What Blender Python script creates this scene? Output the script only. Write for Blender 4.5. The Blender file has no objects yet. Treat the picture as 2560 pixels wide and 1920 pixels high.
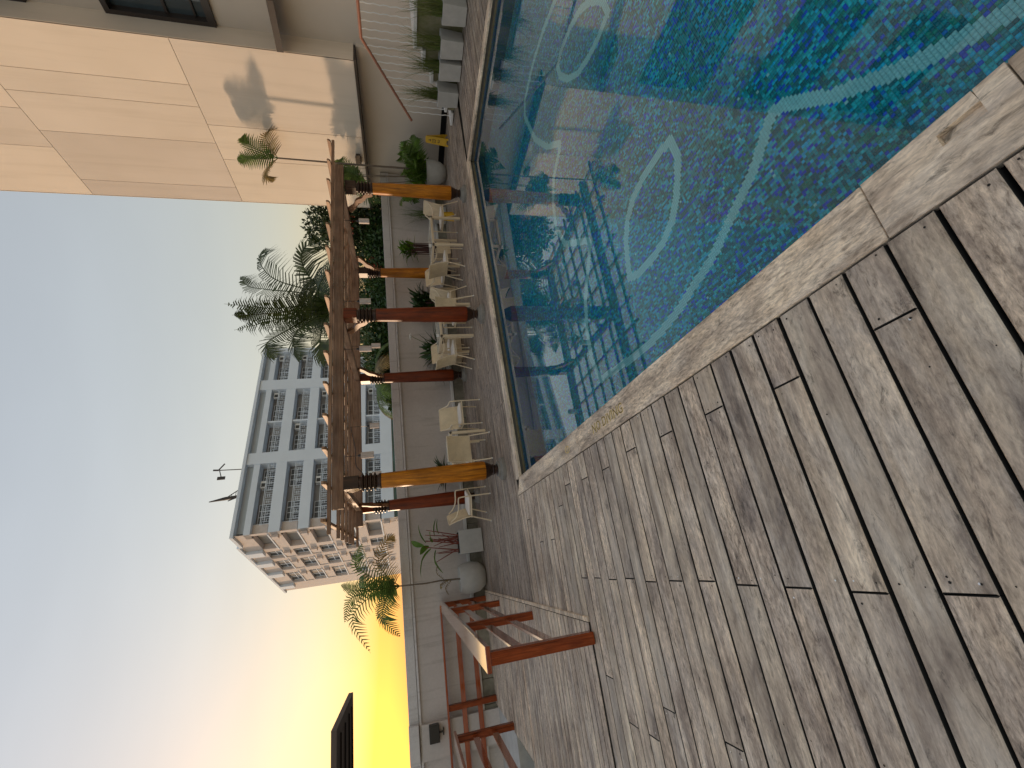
import bpy, math, random
import numpy as np
from mathutils import Vector, Matrix
random.seed(7)
R = math.radians
sc = bpy.context.scene
C = sc.collection

# ------------------------------------------------------------------ camera
CAM_H = 1.62
pitch, roll, yaw = R(14.235), R(2.958), R(21.807)
fwd = Vector((math.sin(yaw)*math.cos(pitch), math.cos(yaw)*math.cos(pitch), -math.sin(pitch)))
rt0 = Vector((math.cos(yaw), -math.sin(yaw), 0)); dn0 = fwd.cross(rt0)
rt = rt0*math.cos(roll) + dn0*math.sin(roll); dn = -rt0*math.sin(roll) + dn0*math.cos(roll)
cam = bpy.data.cameras.new('camera'); cam.sensor_fit = 'HORIZONTAL'; cam.sensor_width = 36
cam.lens = 36*1094.57/2560; cam.clip_start = 0.05; cam.clip_end = 3000
camo = bpy.data.objects.new('camera', cam); C.objects.link(camo)
# the phone was held upright, the picture lies on its side: picture right = down, picture up = right
camo.matrix_world = Matrix(((dn.x, rt.x, -fwd.x, 0), (dn.y, rt.y, -fwd.y, 0), (dn.z, rt.z, -fwd.z, CAM_H), (0, 0, 0, 1)))
sc.camera = camo

# ------------------------------------------------------------------ sky and sun
SUN_EL = 3.4
SUN_DIR = Vector((-0.469, 0.883, 0)).normalized()          # horizontal direction towards the sun
w = bpy.data.worlds.new('World'); sc.world = w; w.use_nodes = True
nt = w.node_tree; nt.nodes.clear()
sky = nt.nodes.new('ShaderNodeTexSky'); sky.sky_type = 'NISHITA'; sky.sun_disc = False
sky.sun_elevation = R(SUN_EL); sky.sun_rotation = math.atan2(SUN_DIR.x, SUN_DIR.y)
sky.altitude = 30; sky.air_density = 1.8; sky.dust_density = 1.5; sky.ozone_density = 2.2
bg = nt.nodes.new('ShaderNodeBackground'); bg.inputs[1].default_value = 0.135
out = nt.nodes.new('ShaderNodeOutputWorld')
gm = nt.nodes.new('ShaderNodeGamma'); gm.inputs[1].default_value = 0.66      # hazy evening air: evens out the contrast between glow and zenith
nt.links.new(sky.outputs[0], gm.inputs[0]); hs = nt.nodes.new('ShaderNodeHueSaturation'); hs.inputs['Saturation'].default_value = 1.08
nt.links.new(gm.outputs[0], hs.inputs['Color']); hz = nt.nodes.new('ShaderNodeMix'); hz.data_type = 'RGBA'; hz.inputs[0].default_value = 0.3; hz.inputs[7].default_value = (0.93, 0.83, 0.90, 1)    # veil of pale evening haze
nt.links.new(hs.outputs[0], hz.inputs[6]); tcw = nt.nodes.new('ShaderNodeTexCoord'); mpw = nt.nodes.new('ShaderNodeMapping'); mpw.inputs['Scale'].default_value = (1.2, 1.2, 5.0)
nzw = nt.nodes.new('ShaderNodeTexNoise'); nzw.inputs['Scale'].default_value = 1.6; nzw.inputs['Detail'].default_value = 5
rpw = nt.nodes.new('ShaderNodeMapRange'); rpw.inputs[1].default_value = .3; rpw.inputs[2].default_value = .7; rpw.inputs[3].default_value = .97; rpw.inputs[4].default_value = 1.03
scw = nt.nodes.new('ShaderNodeVectorMath'); scw.operation = 'SCALE'
nt.links.new(tcw.outputs['Generated'], mpw.inputs[0]); nt.links.new(mpw.outputs[0], nzw.inputs['Vector']); nt.links.new(nzw.outputs['Fac'], rpw.inputs[0])
nt.links.new(hz.outputs[2], scw.inputs[0]); nt.links.new(rpw.outputs[0], scw.inputs['Scale']); tnt = nt.nodes.new('ShaderNodeVectorMath'); tnt.operation = 'MULTIPLY'; tnt.inputs[1].default_value = (1.0, .975, .965)
nt.links.new(scw.outputs[0], tnt.inputs[0]); nt.links.new(tnt.outputs[0], bg.inputs[0]); nt.links.new(bg.outputs[0], out.inputs[0])
sun = bpy.data.lights.new('sun', 'SUN'); sun.energy = 0.55; sun.angle = R(2.2); sun.color = (1.0, 0.70, 0.46)
suno = bpy.data.objects.new('sun', sun); C.objects.link(suno)
sd = Vector((SUN_DIR.x*math.cos(R(SUN_EL)), SUN_DIR.y*math.cos(R(SUN_EL)), math.sin(R(SUN_EL))))
suno.rotation_euler = sd.to_track_quat('Z', 'Y').to_euler(); suno.location = (-20, 40, 12)
sc.view_settings.view_transform = 'Standard'; sc.view_settings.look = 'None'
sc.view_settings.gamma = 1.0; sc.view_settings.use_curve_mapping = False
sc.view_settings.exposure = 2.3
sc.render.engine = 'CYCLES'; sc.cycles.use_denoising = True
sc.cycles.max_bounces = 10; sc.cycles.transparent_max_bounces = 12; sc.cycles.caustics_refractive = True
sc.cycles.sample_clamp_indirect = 6.0

# ------------------------------------------------------------------ helpers
class MB:
    def __init__(s): s.v = []; s.f = []
    def add(s, vs, fs):
        n = len(s.v); s.v += [tuple(p) for p in vs]; s.f += [tuple(i+n for i in f) for f in fs]; return s
    def quad(s, a, b, c, d): return s.add([a, b, c, d], [(0, 1, 2, 3)])
    def box(s, x0, x1, y0, y1, z0, z1):
        return s.add([(x0,y0,z0),(x1,y0,z0),(x1,y1,z0),(x0,y1,z0),(x0,y0,z1),(x1,y0,z1),(x1,y1,z1),(x0,y1,z1)],
                     [(0,3,2,1),(4,5,6,7),(0,1,5,4),(1,2,6,5),(2,3,7,6),(3,0,4,7)])
    def fbox(s, o, ex, ey, ez):                     # frame box: origin corner and three edge vectors
        o, ex, ey, ez = map(Vector, (o, ex, ey, ez))
        p = [o, o+ex, o+ex+ey, o+ey]; p += [q+ez for q in p]
        return s.add(p, [(0,3,2,1),(4,5,6,7),(0,1,5,4),(1,2,6,5),(2,3,7,6),(3,0,4,7)])
    def cbox(s, x0, x1, y0, y1, z0, z1, c=.006):    # box with all four long/top edges chamfered
        prof = [(y0,z0),(y1,z0),(y1,z1-c),(y1-c,z1),(y0+c,z1),(y0,z1-c)]
        n = len(prof); vs = [(x0+(c if i in (3,4) else 0), a, b) for i,(a,b) in enumerate(prof)] + [(x1-(c if i in (3,4) else 0), a, b) for i,(a,b) in enumerate(prof)]
        fs = [(i, (i+1) % n, n+(i+1) % n, n+i) for i in range(n)] + [tuple(range(n))[::-1], tuple(range(n, 2*n))]     # faces 2,3,4 are the top and its chamfers
        return s.add(vs, fs)
    def tube(s, path, r, n=8, cap=True):
        path = [Vector(p) for p in path]; rs = r if isinstance(r, (list, tuple)) else [r]*len(path)
        up = Vector((0, 0, 1)); vs = []; fs = []
        t0 = (path[1]-path[0]).normalized()
        a = t0.cross(up);  a = a.normalized() if a.length > .01 else Vector((1, 0, 0))
        for i, p in enumerate(path):
            t = (path[min(i+1, len(path)-1)]-path[max(i-1, 0)]).normalized()
            a = (a - t*a.dot(t)).normalized(); b = t.cross(a)
            for k in range(n):
                th = 2*math.pi*k/n; vs.append(p+(a*math.cos(th)+b*math.sin(th))*rs[i])
        for i in range(len(path)-1):
            for k in range(n): fs.append((i*n+k, i*n+(k+1) % n, (i+1)*n+(k+1) % n, (i+1)*n+k))
        if cap: fs += [tuple(range(n))[::-1], tuple(range(len(path)*n-n, len(path)*n))]
        return s.add(vs, fs)
    def lathe(s, prof, x=0, y=0, n=24, cap=True, seg=None):
        vs = []; fs = []
        for r, z in prof:
            for k in range(n): th = 2*math.pi*k/n; vs.append((x+r*math.cos(th), y+r*math.sin(th), z))
        for i in range(len(prof)-1):
            for k in range(n): fs.append((i*n+k, i*n+(k+1) % n, (i+1)*n+(k+1) % n, (i+1)*n+k))
        if cap: fs += [tuple(range(n))[::-1], tuple(range(len(prof)*n-n, len(prof)*n))]
        return s.add(vs, fs)
    def strip(s, path, widths, side):               # flat curved leaf along a path
        vs = []; fs = []
        for p, wd in zip(path, widths):
            p = Vector(p); vs += [p-side*wd/2, p+side*wd/2]
        for i in range(len(path)-1): fs.append((2*i, 2*i+1, 2*i+3, 2*i+2))
        return s.add(vs, fs)
    def prism(s, poly, z0, z1):
        n = len(poly); vs = [(x, y, z0) for x, y in poly]+[(x, y, z1) for x, y in poly]
        return s.add(vs, [tuple(range(n))[::-1], tuple(range(n, 2*n))]+[(i, (i+1) % n, n+(i+1) % n, n+i) for i in range(n)])
    def build(s, name, m, parent=None, loc=(0,0,0), rz=0, smooth=False, bevel=0):
        me = bpy.data.meshes.new(name); me.from_pydata(s.v, [], s.f); me.update()
        if smooth:
            me.polygons.foreach_set('use_smooth', [True]*len(me.polygons))
            try: me.set_sharp_from_angle(angle=R(38))
            except Exception: pass
        o = bpy.data.objects.new(name, me); C.objects.link(o); o.location = loc; o.rotation_euler = (0, 0, rz)
        if m: me.materials.append(m)
        if parent: o.parent = parent
        if bevel:
            b = o.modifiers.new('bevel', 'BEVEL'); b.width = bevel; b.segments = 2; b.limit_method = 'ANGLE'; b.angle_limit = R(40)
        return o
def tag(o, label=None, cat=None, group=None, kind=None):
    if label: o['label'] = label
    if cat: o['category'] = cat
    if group: o['group'] = group
    if kind: o['kind'] = kind
    return o
def empty(name, loc=(0,0,0), rz=0):
    o = bpy.data.objects.new(name, None); C.objects.link(o); o.location = loc; o.rotation_euler = (0,0,rz); o.empty_display_size = .2; return o
def copy_tree(o, parent=None):
    c = o.copy(); C.objects.link(c); c.parent = parent
    for ch in o.children: copy_tree(ch, c)
    return c
def catmull(pts, n):
    pts = [Vector(p) for p in pts]; q = [pts[0]*2-pts[1]]+pts+[pts[-1]*2-pts[-2]]; outp = []
    seg = len(pts)-1
    for i in range(n):
        t = i/(n-1)*seg; k = min(int(t), seg-1); u = t-k
        a, b, c, d = q[k:k+4]
        outp.append(.5*((2*b)+(c-a)*u+(2*a-5*b+4*c-d)*u*u+(3*b-a-3*c+d)*u**3))
    return outp

# ------------------------------------------------------------------ materials
class NT:
    def __init__(s, name):
        s.m = bpy.data.materials.new(name); s.m.use_nodes = True; s.t = s.m.node_tree; s.b = s.t.nodes['Principled BSDF']
    def n(s, t, **kw):
        x = s.t.nodes.new(t)
        for k, v in kw.items(): setattr(x, k, v)
        return x
    def l(s, a, b): s.t.links.new(a, b)
    def coord(s, scale=(1,1,1), kind='Object', rnd=True):
        tc = s.n('ShaderNodeTexCoord'); mp = s.n('ShaderNodeMapping'); mp.inputs['Scale'].default_value = scale
        if rnd:
            oi = s.n('ShaderNodeObjectInfo'); mu = s.n('ShaderNodeMath', operation='MULTIPLY'); mu.inputs[1].default_value = 37.0
            s.l(oi.outputs['Random'], mu.inputs[0]); ad = s.n('ShaderNodeVectorMath', operation='ADD')
            s.l(tc.outputs[kind], ad.inputs[0]); s.l(mu.outputs[0], ad.inputs[1]); s.l(ad.outputs[0], mp.inputs[0])
        else: s.l(tc.outputs[kind], mp.inputs[0])
        return mp.outputs[0]
    def noise(s, vec, scale, detail=4, rough=.55, dist=0.0):
        x = s.n('ShaderNodeTexNoise'); x.inputs['Scale'].default_value = scale; x.inputs['Detail'].default_value = detail
        x.inputs['Roughness'].default_value = rough; x.inputs['Distortion'].default_value = dist
        if vec is not None: s.l(vec, x.inputs['Vector'])
        return x.outputs['Fac']
    def ramp(s, fac, stops):
        r = s.n('ShaderNodeValToRGB'); e = r.color_ramp.elements
        while len(e) < len(stops): e.new(.5)
        for el, (p, c) in zip(e, stops):
            el.position = p; el.color = (*c, 1) if isinstance(c, (tuple, list)) else (c, c, c, 1)
        s.l(fac, r.inputs[0]); return r.outputs[0]
    def mix(s, a, b, fac, mode='MIX'):
        x = s.n('ShaderNodeMix', data_type='RGBA', blend_type=mode)
        for i, v in ((0, fac), (6, a), (7, b)):
            if hasattr(v, 'is_linked') or hasattr(v, 'links'): s.l(v, x.inputs[i])
            elif i == 0: x.inputs[0].default_value = v
            else: x.inputs[i].default_value = (*v, 1)
        return x.outputs[2]
    def rand(s): return s.n('ShaderNodeObjectInfo').outputs['Random']
    def bump(s, h, strength=.2, dist=.01):
        b = s.n('ShaderNodeBump'); b.inputs['Strength'].default_value = strength; b.inputs['Distance'].default_value = dist
        s.l(h, b.inputs['Height']); s.l(b.outputs[0], s.b.inputs['Normal']); return s
    def fin(s, col=None, rough=.6, spec=.5, **kw):
        if col is not None:
            if isinstance(col, tuple): s.b.inputs['Base Color'].default_value = (*col, 1)
            else: s.l(col, s.b.inputs['Base Color'])
        if isinstance(rough, (int, float)): s.b.inputs['Roughness'].default_value = rough
        else: s.l(rough, s.b.inputs['Roughness'])
        s.b.inputs['Specular IOR Level'].default_value = spec
        for k, v in kw.items(): s.b.inputs[k].default_value = v
        return s.m
def plain(name, col, rough=.6, var=.12, scale=6, spec=.5, bump=0, **kw):
    t = NT(name); v = t.coord(); f = t.noise(v, scale, 6, .6)
    c = t.ramp(f, [(.25, tuple(x*(1-var) for x in col)), (.75, tuple(min(1, x*(1+var)) for x in col))])
    if bump: t.bump(t.noise(v, scale*8, 4), bump, .01)
    return t.fin(c, rough, spec, **kw)
def deckwood(name, stops, warm=.5, stain=.5, lighten=1.0, rough=.62):
    t = NT(name)
    gn = t.noise(t.coord((1.0, 16, 16)), 1.0, 5, .6, .5)           # broad grain
    fn = t.noise(t.coord((7, 90, 90)), 1.0, 4, .6, .3)             # fine fibres
    mo = t.noise(t.coord((13, 42, 42)), 1.6, 7, .74, .4)           # mottled weathering
    bl = t.noise(t.coord((1.5, 4.5, 4.5)), 1.4, 5, .62, .6)        # blotches
    rnd = t.rand()
    sm = t.ramp(rnd, [(0, .25), (.3, .9), (.5, .45), (.7, 1.0), (.86, .3), (1, .8)])   # some boards are smoother than others
    col = t.ramp(gn, stops)
    col = t.mix(col, t.ramp(mo, [(.36, (.40, .37, .345)), (.455, (.86, .84, .81)), (.52, (1.07, 1.05, 1.02)), (.62, (1.5, 1.48, 1.42))]), sm, 'MULTIPLY')
    col = t.mix(col, t.ramp(fn, [(.3, .84), (.7, 1.12)]), .55, 'MULTIPLY')
    col = t.mix(col, t.ramp(bl, [(.33, (.48, .45, .44)), (.45, (.88, .86, .84)), (.55, (1.08, 1.06, 1.02)), (.68, (1.32, 1.31, 1.24))]), 1.0, 'MULTIPLY')
    sp = t.ramp(t.noise(t.coord((3, 10, 10)), 1.9, 7, .75, .9), [(.33, .26), (.43, 1.0)]); col = t.mix(col, sp, stain, 'MULTIPLY')
    hue = t.ramp(rnd, [(0, (.70, .71, .72)), (.13, (1.02, .99, .94)), (.26, (.86, .83, .84)), (.4, (1.1, 1.05, 1.0)), (.52, (.78, .77, .78)), (.66, (1.02, .98, .97)), (.8, (1.18, 1.12, 1.03)), (.9, (.92, .91, .86)), (.985, (1.0, .98, .95)), (1, (1.14, .98, .83))])
    col = t.mix(col, hue, warm, 'MULTIPLY')
    br = t.noise(t.coord((2.2, 7, 7)), 1.3, 5, .62, .5); col = t.mix(col, t.ramp(br, [(.40, (1.0, 1.0, 1.0)), (.55, (1.0, .93, .83)), (.66, (.84, .75, .66))]), .55, 'MULTIPLY')
    gp = t.n('ShaderNodeNewGeometry'); gr = t.noise(gp.outputs['Position'], .9, 5, .6, .5); col = t.mix(col, t.ramp(gr, [(.34, (.72, .69, .67)), (.52, (1.0, 1.0, 1.0)), (.7, (1.07, 1.06, 1.03))]), .9, 'MULTIPLY')
    h = t.n('ShaderNodeMath', operation='ADD'); t.l(mo, h.inputs[0]); t.l(fn, h.inputs[1]); t.bump(h.outputs[0], .3, .004)
    return t.fin(col, t.ramp(bl, [(.3, rough-.16), (.7, rough+.1)]), .4)
M = {}
M['deck'] = deckwood('weathered deck wood', [(.25, (.33, .285, .245)), (.45, (.51, .45, .395)), (.6, (.61, .545, .48)), (.8, (.73, .655, .58))], .66, .85)
M['deck_far'] = deckwood('deck wood darkened for far shade', [(.2, (.17, .145, .128)), (.45, (.29, .255, .228)), (.62, (.37, .33, .298)), (.85, (.46, .42, .385))], .6, .75)  # deck wood repeated darker, with the far deck's shade put into its colour
M['coping'] = deckwood('bleached coping wood', [(.2, (.34, .29, .24)), (.45, (.68, .59, .49)), (.7, (.80, .705, .595)), (.9, (.88, .80, .70))], .25, .9, rough=.55)
def redwood(name, a, b, rough=.3, rnd=.35):
    t = NT(name); g = t.coord((26, 26, 1.6)); gn = t.noise(g, 1.0, 6, .6, .9); fine = t.noise(t.coord((140, 140, 6)), 1, 4, .6)
    c = t.ramp(gn, [(.3, a), (.7, b)]); c = t.mix(c, t.ramp(fine, [(.3, .6), (.7, 1.25)]), .85, 'MULTIPLY')
    c = t.mix(c, t.ramp(t.noise(t.coord((3, 3, 1)), 1.5, 5, .65), [(.3, .5), (.7, 1.2)]), .85, 'MULTIPLY')
    c = t.mix(c, t.ramp(t.rand(), [(0, .75), (1, 1.2)]), rnd, 'MULTIPLY')
    c = t.mix(c, t.ramp(t.noise(t.coord((46, 46, .9)), 1.0, 3, .5, .4), [(.35, .35), (.40, 1.0)]), .8, 'MULTIPLY')      # drying cracks
    t.bump(fine, .12, .003); return t.fin(c, rough, .32)
M['post_orange'] = redwood('orange varnished post', (.34, .10, .002), (.74, .27, .012), .4)
M['post_red'] = redwood('dark red varnished post', (.11, .014, .002), (.26, .042, .005), .4)
M['post_dark'] = redwood('blackened turned wood', (.02, .012, .009), (.07, .032, .018), .35)
def beamwood(name, a, b, axis, rough=.55):
    t = NT(name); sc_ = [22, 22, 22]; sc_[axis] = 1.3; f_ = [120, 120, 120]; f_[axis] = 5
    gn = t.noise(t.coord(tuple(sc_)), 1, 6, .6, .7); fn = t.noise(t.coord(tuple(f_)), 1, 4)
    c = t.ramp(gn, [(.3, a), (.7, b)]); c = t.mix(c, t.ramp(fn, [(.3, .72), (.7, 1.15)]), .7, 'MULTIPLY')
    c = t.mix(c, t.ramp(t.noise(t.coord((2, 2, 2)), 1.1, 4), [(.35, .6), (.65, 1.15)]), .7, 'MULTIPLY')
    c = t.mix(c, t.ramp(t.rand(), [(0, (.78, .76, .74)), (.5, (1, .98, .95)), (1, (1.2, 1.12, 1.0))]), .7, 'MULTIPLY'); t.bump(fn, .2, .003)
    return t.fin(c, rough, .4)
M['beam_x'] = beamwood('pergola beam wood', (.22, .12, .07), (.46, .28, .17), 0)
M['beam_y'] = beamwood('pergola rafter wood', (.28, .16, .095), (.55, .35, .215), 1)
M['rail'] = redwood('red varnished rail wood', (.20, .036, .008), (.36, .08, .02), .22, .25)
M['bracket'] = redwood('carved bracket wood', (.20, .09, .04), (.38, .19, .09), .45)
# more materials
def streaked(name, col, rough=.85, k=.8):
    t = NT(name); c = t.ramp(t.noise(t.coord((1, 1, 1)), 1.3, 5, .6), [(.25, tuple(x*.90 for x in col)), (.75, tuple(x*1.07 for x in col))])
    c = t.mix(c, t.ramp(t.noise(t.coord((5, 5, .35)), 1.4, 6, .68, .3), [(.30, (.74, .73, .71)), (.46, (1, 1, 1))]), k, 'MULTIPLY')
    c = t.mix(c, t.ramp(t.noise(t.coord((1, 1, 1)), 22, 4, .6), [(.3, .93), (.7, 1.05)]), k, 'MULTIPLY')
    t.bump(t.noise(t.coord((1, 1, 1)), 30, 4), .15, .006); return t.fin(c, rough, .3)
M['wall'] = streaked('grey plaster', (.54, .505, .485))
M['cap'] = streaked('pale grey wall cap', (.62, .61, .61), .75, .9)
M['white'] = plain('white paint', (.72, .72, .70), .5, .05, 3)
M['panel'] = NT('beige facade panel')
t = M['panel']; c = t.ramp(t.noise(t.coord((.35, .35, .35)), 1.0, 3), [(.3, (.67, .585, .485)), (.7, (.75, .66, .555))])
c = t.mix(c, t.ramp(t.rand(), [(0, (.8, .8, .82)), (.35, (.97, .97, .96)), (.7, (1.0, 1.0, .97)), (1, (1.08, 1.06, 1.03))]), .9, 'MULTIPLY')
c = t.mix(c, t.ramp(t.noise(t.coord((3, 3, .22)), 1.2, 6, .65, .2), [(.3, (.90, .89, .87)), (.5, (1, 1, 1))]), .8, 'MULTIPLY'); t.bump(t.noise(t.coord((.5, .5, .5)), 1.0, 2), .25, .06); M['panel'] = t.fin(c, .62, .35)
M['lowwall'] = plain('beige render', (.64, .56, .47), .8, .05, .8, .3, .08)
M['dark'] = plain('dark void', (.012, .011, .010), .8, .1, 4)
M['bronze'] = plain('dark bronze frame', (.035, .026, .022), .4, .1, 6)
M['glass'] = plain('dark window glass', (.05, .07, .08), .06, .1, 2, .8)
M['moss'] = NT('mossy stone'); t = M['moss']; v = t.coord((1, 1, 1))
c = t.ramp(t.noise(v, 2.2, 7, .7, .5), [(.3, (.12, .14, .05)), (.5, (.22, .215, .12)), (.66, (.30, .275, .21)), (.8, (.33, .31, .26))]); t.bump(t.noise(v, 14, 5), .4, .02); M['moss'] = t.fin(c, .85, .3)
M['stone'] = NT('ochre base stone'); t = M['stone']; v = t.coord((1, 1, 1))
c = t.ramp(t.noise(v, 5, 7, .7, .4), [(.3, (.16, .15, .115)), (.6, (.27, .255, .205)), (.8, (.36, .345, .29))]); t.bump(t.noise(v, 26, 5), .5, .015); M['stone'] = t.fin(c, .85, .3)
M['concrete'] = plain('pale concrete', (.50, .49, .46), .85, .12, 5, .3, .2)
M['planter'] = plain('grey planter cement', (.44, .44, .42), .8, .1, 7, .3, .15)
M['soil'] = plain('soil', (.03, .022, .015), .95, .3, 20, .2, .5)
M['pedestal'] = plain('worn stone pedestal', (.24, .23, .21), .9, .2, 14, .2, .3)
M['copper'] = plain('copper handrail paint', (.30, .13, .075), .35, .12, 8)
M['chair'] = NT('beige woven mesh'); t = M['chair']; wv = t.n('ShaderNodeTexChecker'); wv.inputs['Scale'].default_value = 260
t.l(t.coord((1, 1, 1), rnd=False), wv.inputs['Vector']); wv.inputs['Color1'].default_value = (.76, .64, .44, 1); wv.inputs['Color2'].default_value = (.62, .51, .34, 1)
c = t.mix(wv.outputs[0], t.ramp(t.noise(t.coord((1, 1, 1)), 7, 4), [(.3, .9), (.7, 1.08)]), 1.0, 'MULTIPLY'); M['chair'] = t.fin(c, .55, .4)
M['frame'] = plain('beige powder coat', (.72, .61, .44), .32, .05, 6)
M['cushion'] = plain('cream cushion', (.78, .73, .66), .85, .06, 9, .3, .2)
M['tabletop'] = NT('clear table glass'); t = M['tabletop']; M['tabletop'] = t.fin((.78, .86, .84), .03, .6, **{'Alpha': .32})
M['chrome'] = plain('foot cap', (.7, .7, .68), .25, .02, 4)
M['lamp'] = plain('lamp shade fabric', (.75, .68, .62), .8, .05, 5, .3)
M['black'] = plain('black plastic', (.015, .014, .014), .4, .2, 5)
M['yellow'] = plain('yellow plastic', (.62, .37, .02), .4, .06, 5)
M['bark'] = plain('palm bark', (.16, .13, .10), .9, .3, 12, .2, .6)
M['redstem'] = plain('red stem', (.20, .045, .03), .5, .3, 14)
M['purple'] = plain('purple stem', (.06, .02, .022), .5, .3, 14)
def leafmat(name, a, b, trans=.25, rough=.42):
    t = NT(name); f = t.noise(t.coord((1, 1, 1)), 3.0, 3)
    geo = t.n('ShaderNodeNewGeometry'); rp = geo.outputs['Random Per Island']
    c = t.mix(t.ramp(f, [(.3, a), (.7, b)]), t.ramp(rp, [(0, .65), (.6, 1.05), (1, 1.4)]), .85, 'MULTIPLY')
    tr = t.n('ShaderNodeBsdfTranslucent'); t.l(c, tr.inputs[0]); t.l(c, t.b.inputs['Base Color']); t.b.inputs['Roughness'].default_value = rough
    t.b.inputs['Specular IOR Level'].default_value = .35
    mx = t.n('ShaderNodeMixShader'); mx.inputs[0].default_value = trans; o = t.t.nodes['Material Output']
    t.l(t.b.outputs[0], mx.inputs[1]); t.l(tr.outputs[0], mx.inputs[2]); t.l(mx.outputs[0], o.inputs[0]); return t.m
M['leaf_palm'] = leafmat('coconut frond', (.020, .036, .007), (.050, .076, .015), .12)
M['leaf_dark'] = leafmat('dark foliage', (.018, .05, .012), (.045, .095, .022), .04)
M['leaf_tree'] = leafmat('tree foliage', (.022, .045, .014), (.05, .085, .026), .05)
M['leaf_bright'] = leafmat('bright leaf', (.07, .15, .015), (.14, .25, .03), .3)
M['leaf_areca'] = leafmat('areca leaf', (.06, .12, .02), (.13, .20, .04), .3)
M['leaf_dry'] = leafmat('dry yellow frond', (.16, .115, .04), (.30, .22, .08), .3)
M['grass'] = leafmat('grass blade', (.09, .12, .03), (.19, .22, .07), .25)
M['flower'] = leafmat('red blossom', (.35, .05, .03), (.55, .12, .06), .3)
M['whiteflower'] = plain('white blossom', (.7, .7, .66), .6)

# ------------------------------------------------------------------ ground far below the podium
tag(MB().quad((-900, -300, -5), (900, -300, -5), (900, 1500, -5), (-900, 1500, -5)).build('ground', plain('town ground', (.16, .15, .13), .9, .3, .05)), kind='structure')

# ------------------------------------------------------------------ pool
ZW, ZF = -0.10, -1.25
PA, PB, PC, PD = (1.045, 6.30), (7.78, 6.70), (8.03, -1.6), (1.03, -1.6)
def mosaic_wall():
    t = NT('mosaic wall'); tc = t.n('ShaderNodeTexCoord'); sn = t.n('ShaderNodeVectorMath', operation='SNAP'); sn.inputs[1].default_value = (.02, .02, .02)
    wn = t.n('ShaderNodeTexWhiteNoise'); t.l(tc.outputs['Object'], sn.inputs[0]); t.l(sn.outputs[0], wn.inputs['Vector'])
    c = t.ramp(wn.outputs['Value'], [(0, (.02, .16, .2)), (.3, (.05, .24, .32)), (.55, (.04, .2, .2)), (.75, (.04, .3, .5)), (.88, (.03, .09, .5))])
    return t.fin(c, .25, .5)
M['mosaic_wall'] = mosaic_wall()
M['grout'] = plain('pale grout', (.20, .48, .50), .8, .1, 5)
poolm = MB()
def lerp(a, b, t): return (a[0]+(b[0]-a[0])*t, a[1]+(b[1]-a[1])*t)
for a, b in ((PA, PB), (PB, PC), (PC, PD), (PD, PA)):
    poolm.quad((*b, -.115), (*a, -.115), (*a, ZF-.01), (*b, ZF-.01))
pool = tag(poolm.build('pool', M['mosaic_wall']), kind='structure')
gf = MB(); gf.quad((*PA, ZF-.003), (*PD, ZF-.003), (*PC, ZF-.003), (*PB, ZF-.003)); gf.build('floor_grout', M['grout'], pool)
tr = MB()                                            # timber ledge at the water line and dark shadow gap above it
rimm = MB()
def inset(a, b, d0, d1, z0, z1, mb):
    dx, dy = b[0]-a[0], b[1]-a[1]; L = math.hypot(dx, dy); nx, ny = dy/L, -dx/L     # inward normal for this winding
    mb.add([(a[0]+nx*d0, a[1]+ny*d0, z0), (b[0]+nx*d0, b[1]+ny*d0, z0), (b[0]+nx*d1, b[1]+ny*d1, z0), (a[0]+nx*d1, a[1]+ny*d1, z0),
            (a[0]+nx*d0, a[1]+ny*d0, z1), (b[0]+nx*d0, b[1]+ny*d0, z1), (b[0]+nx*d1, b[1]+ny*d1, z1), (a[0]+nx*d1, a[1]+ny*d1, z1)],
           [(0,3,2,1),(4,5,6,7),(0,1,5,4),(1,2,6,5),(2,3,7,6),(3,0,4,7)])
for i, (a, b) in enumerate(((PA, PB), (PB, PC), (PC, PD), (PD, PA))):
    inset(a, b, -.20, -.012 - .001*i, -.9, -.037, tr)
    inset(a, b, -.011, .012, -.15, -.082 - .0015*i, rimm)
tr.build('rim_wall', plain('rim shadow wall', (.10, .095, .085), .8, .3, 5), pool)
rimm.build('waterline_ledge', plain('algae stained ledge', (.16, .13, .07), .6, .35, 9), pool)

ART = [[(1.68,.2),(1.75, 0.57), (1.82, 0.72), (1.9, 0.88), (2.03, 1.07), (2.14, 1.23), (2.37, 1.45), (2.39, 1.52), (2.35, 1.58), (2.21, 1.76), (2.12, 1.93), (2.04, 2.09), (1.94, 2.28), (1.88, 2.42), (1.82, 2.64), (1.75, 2.84), (1.69, 3.13), (1.67, 3.39), (1.68, 3.76), (1.72, 4.3), (2.01, 4.38), (2.39, 4.31), (2.72, 4.16), (2.99, 3.93), (3.18, 3.76), (3.26, 3.77), (3.62, 4.27), (3.98, 4.38), (4.33, 4.29), (4.58, 4.1), (4.71, 3.81), (4.77, 3.73), (5.07, 4.04), (5.55, 4.31), (6.18, 4.43), (6.35, 4.31), (6.42, 3.84), (6.37, 3.38), (6.24, 2.94), (5.9, 2.4), (5.3, 1.9)],
 [(3.05, 2.26), (2.86, 2.26), (2.72, 2.34), (2.59, 2.43), (2.46, 2.56), (2.38, 2.73), (2.34, 2.95), (2.35, 3.16), (2.4, 3.3), (2.57, 3.25), (2.76, 3.17), (2.91, 3.06), (3.03, 2.87), (3.07, 2.67), (3.07, 2.45), (3.05, 2.26)],
 [(4.93, 2.29), (4.82, 2.3), (4.83, 2.53), (4.88, 2.76), (4.98, 2.99), (5.18, 3.19), (5.41, 3.31), (5.57, 3.29), (5.62, 3.12), (5.56, 2.85), (5.45, 2.61), (5.28, 2.44), (5.07, 2.32), (4.93, 2.29)]]
TP = .02
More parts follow.
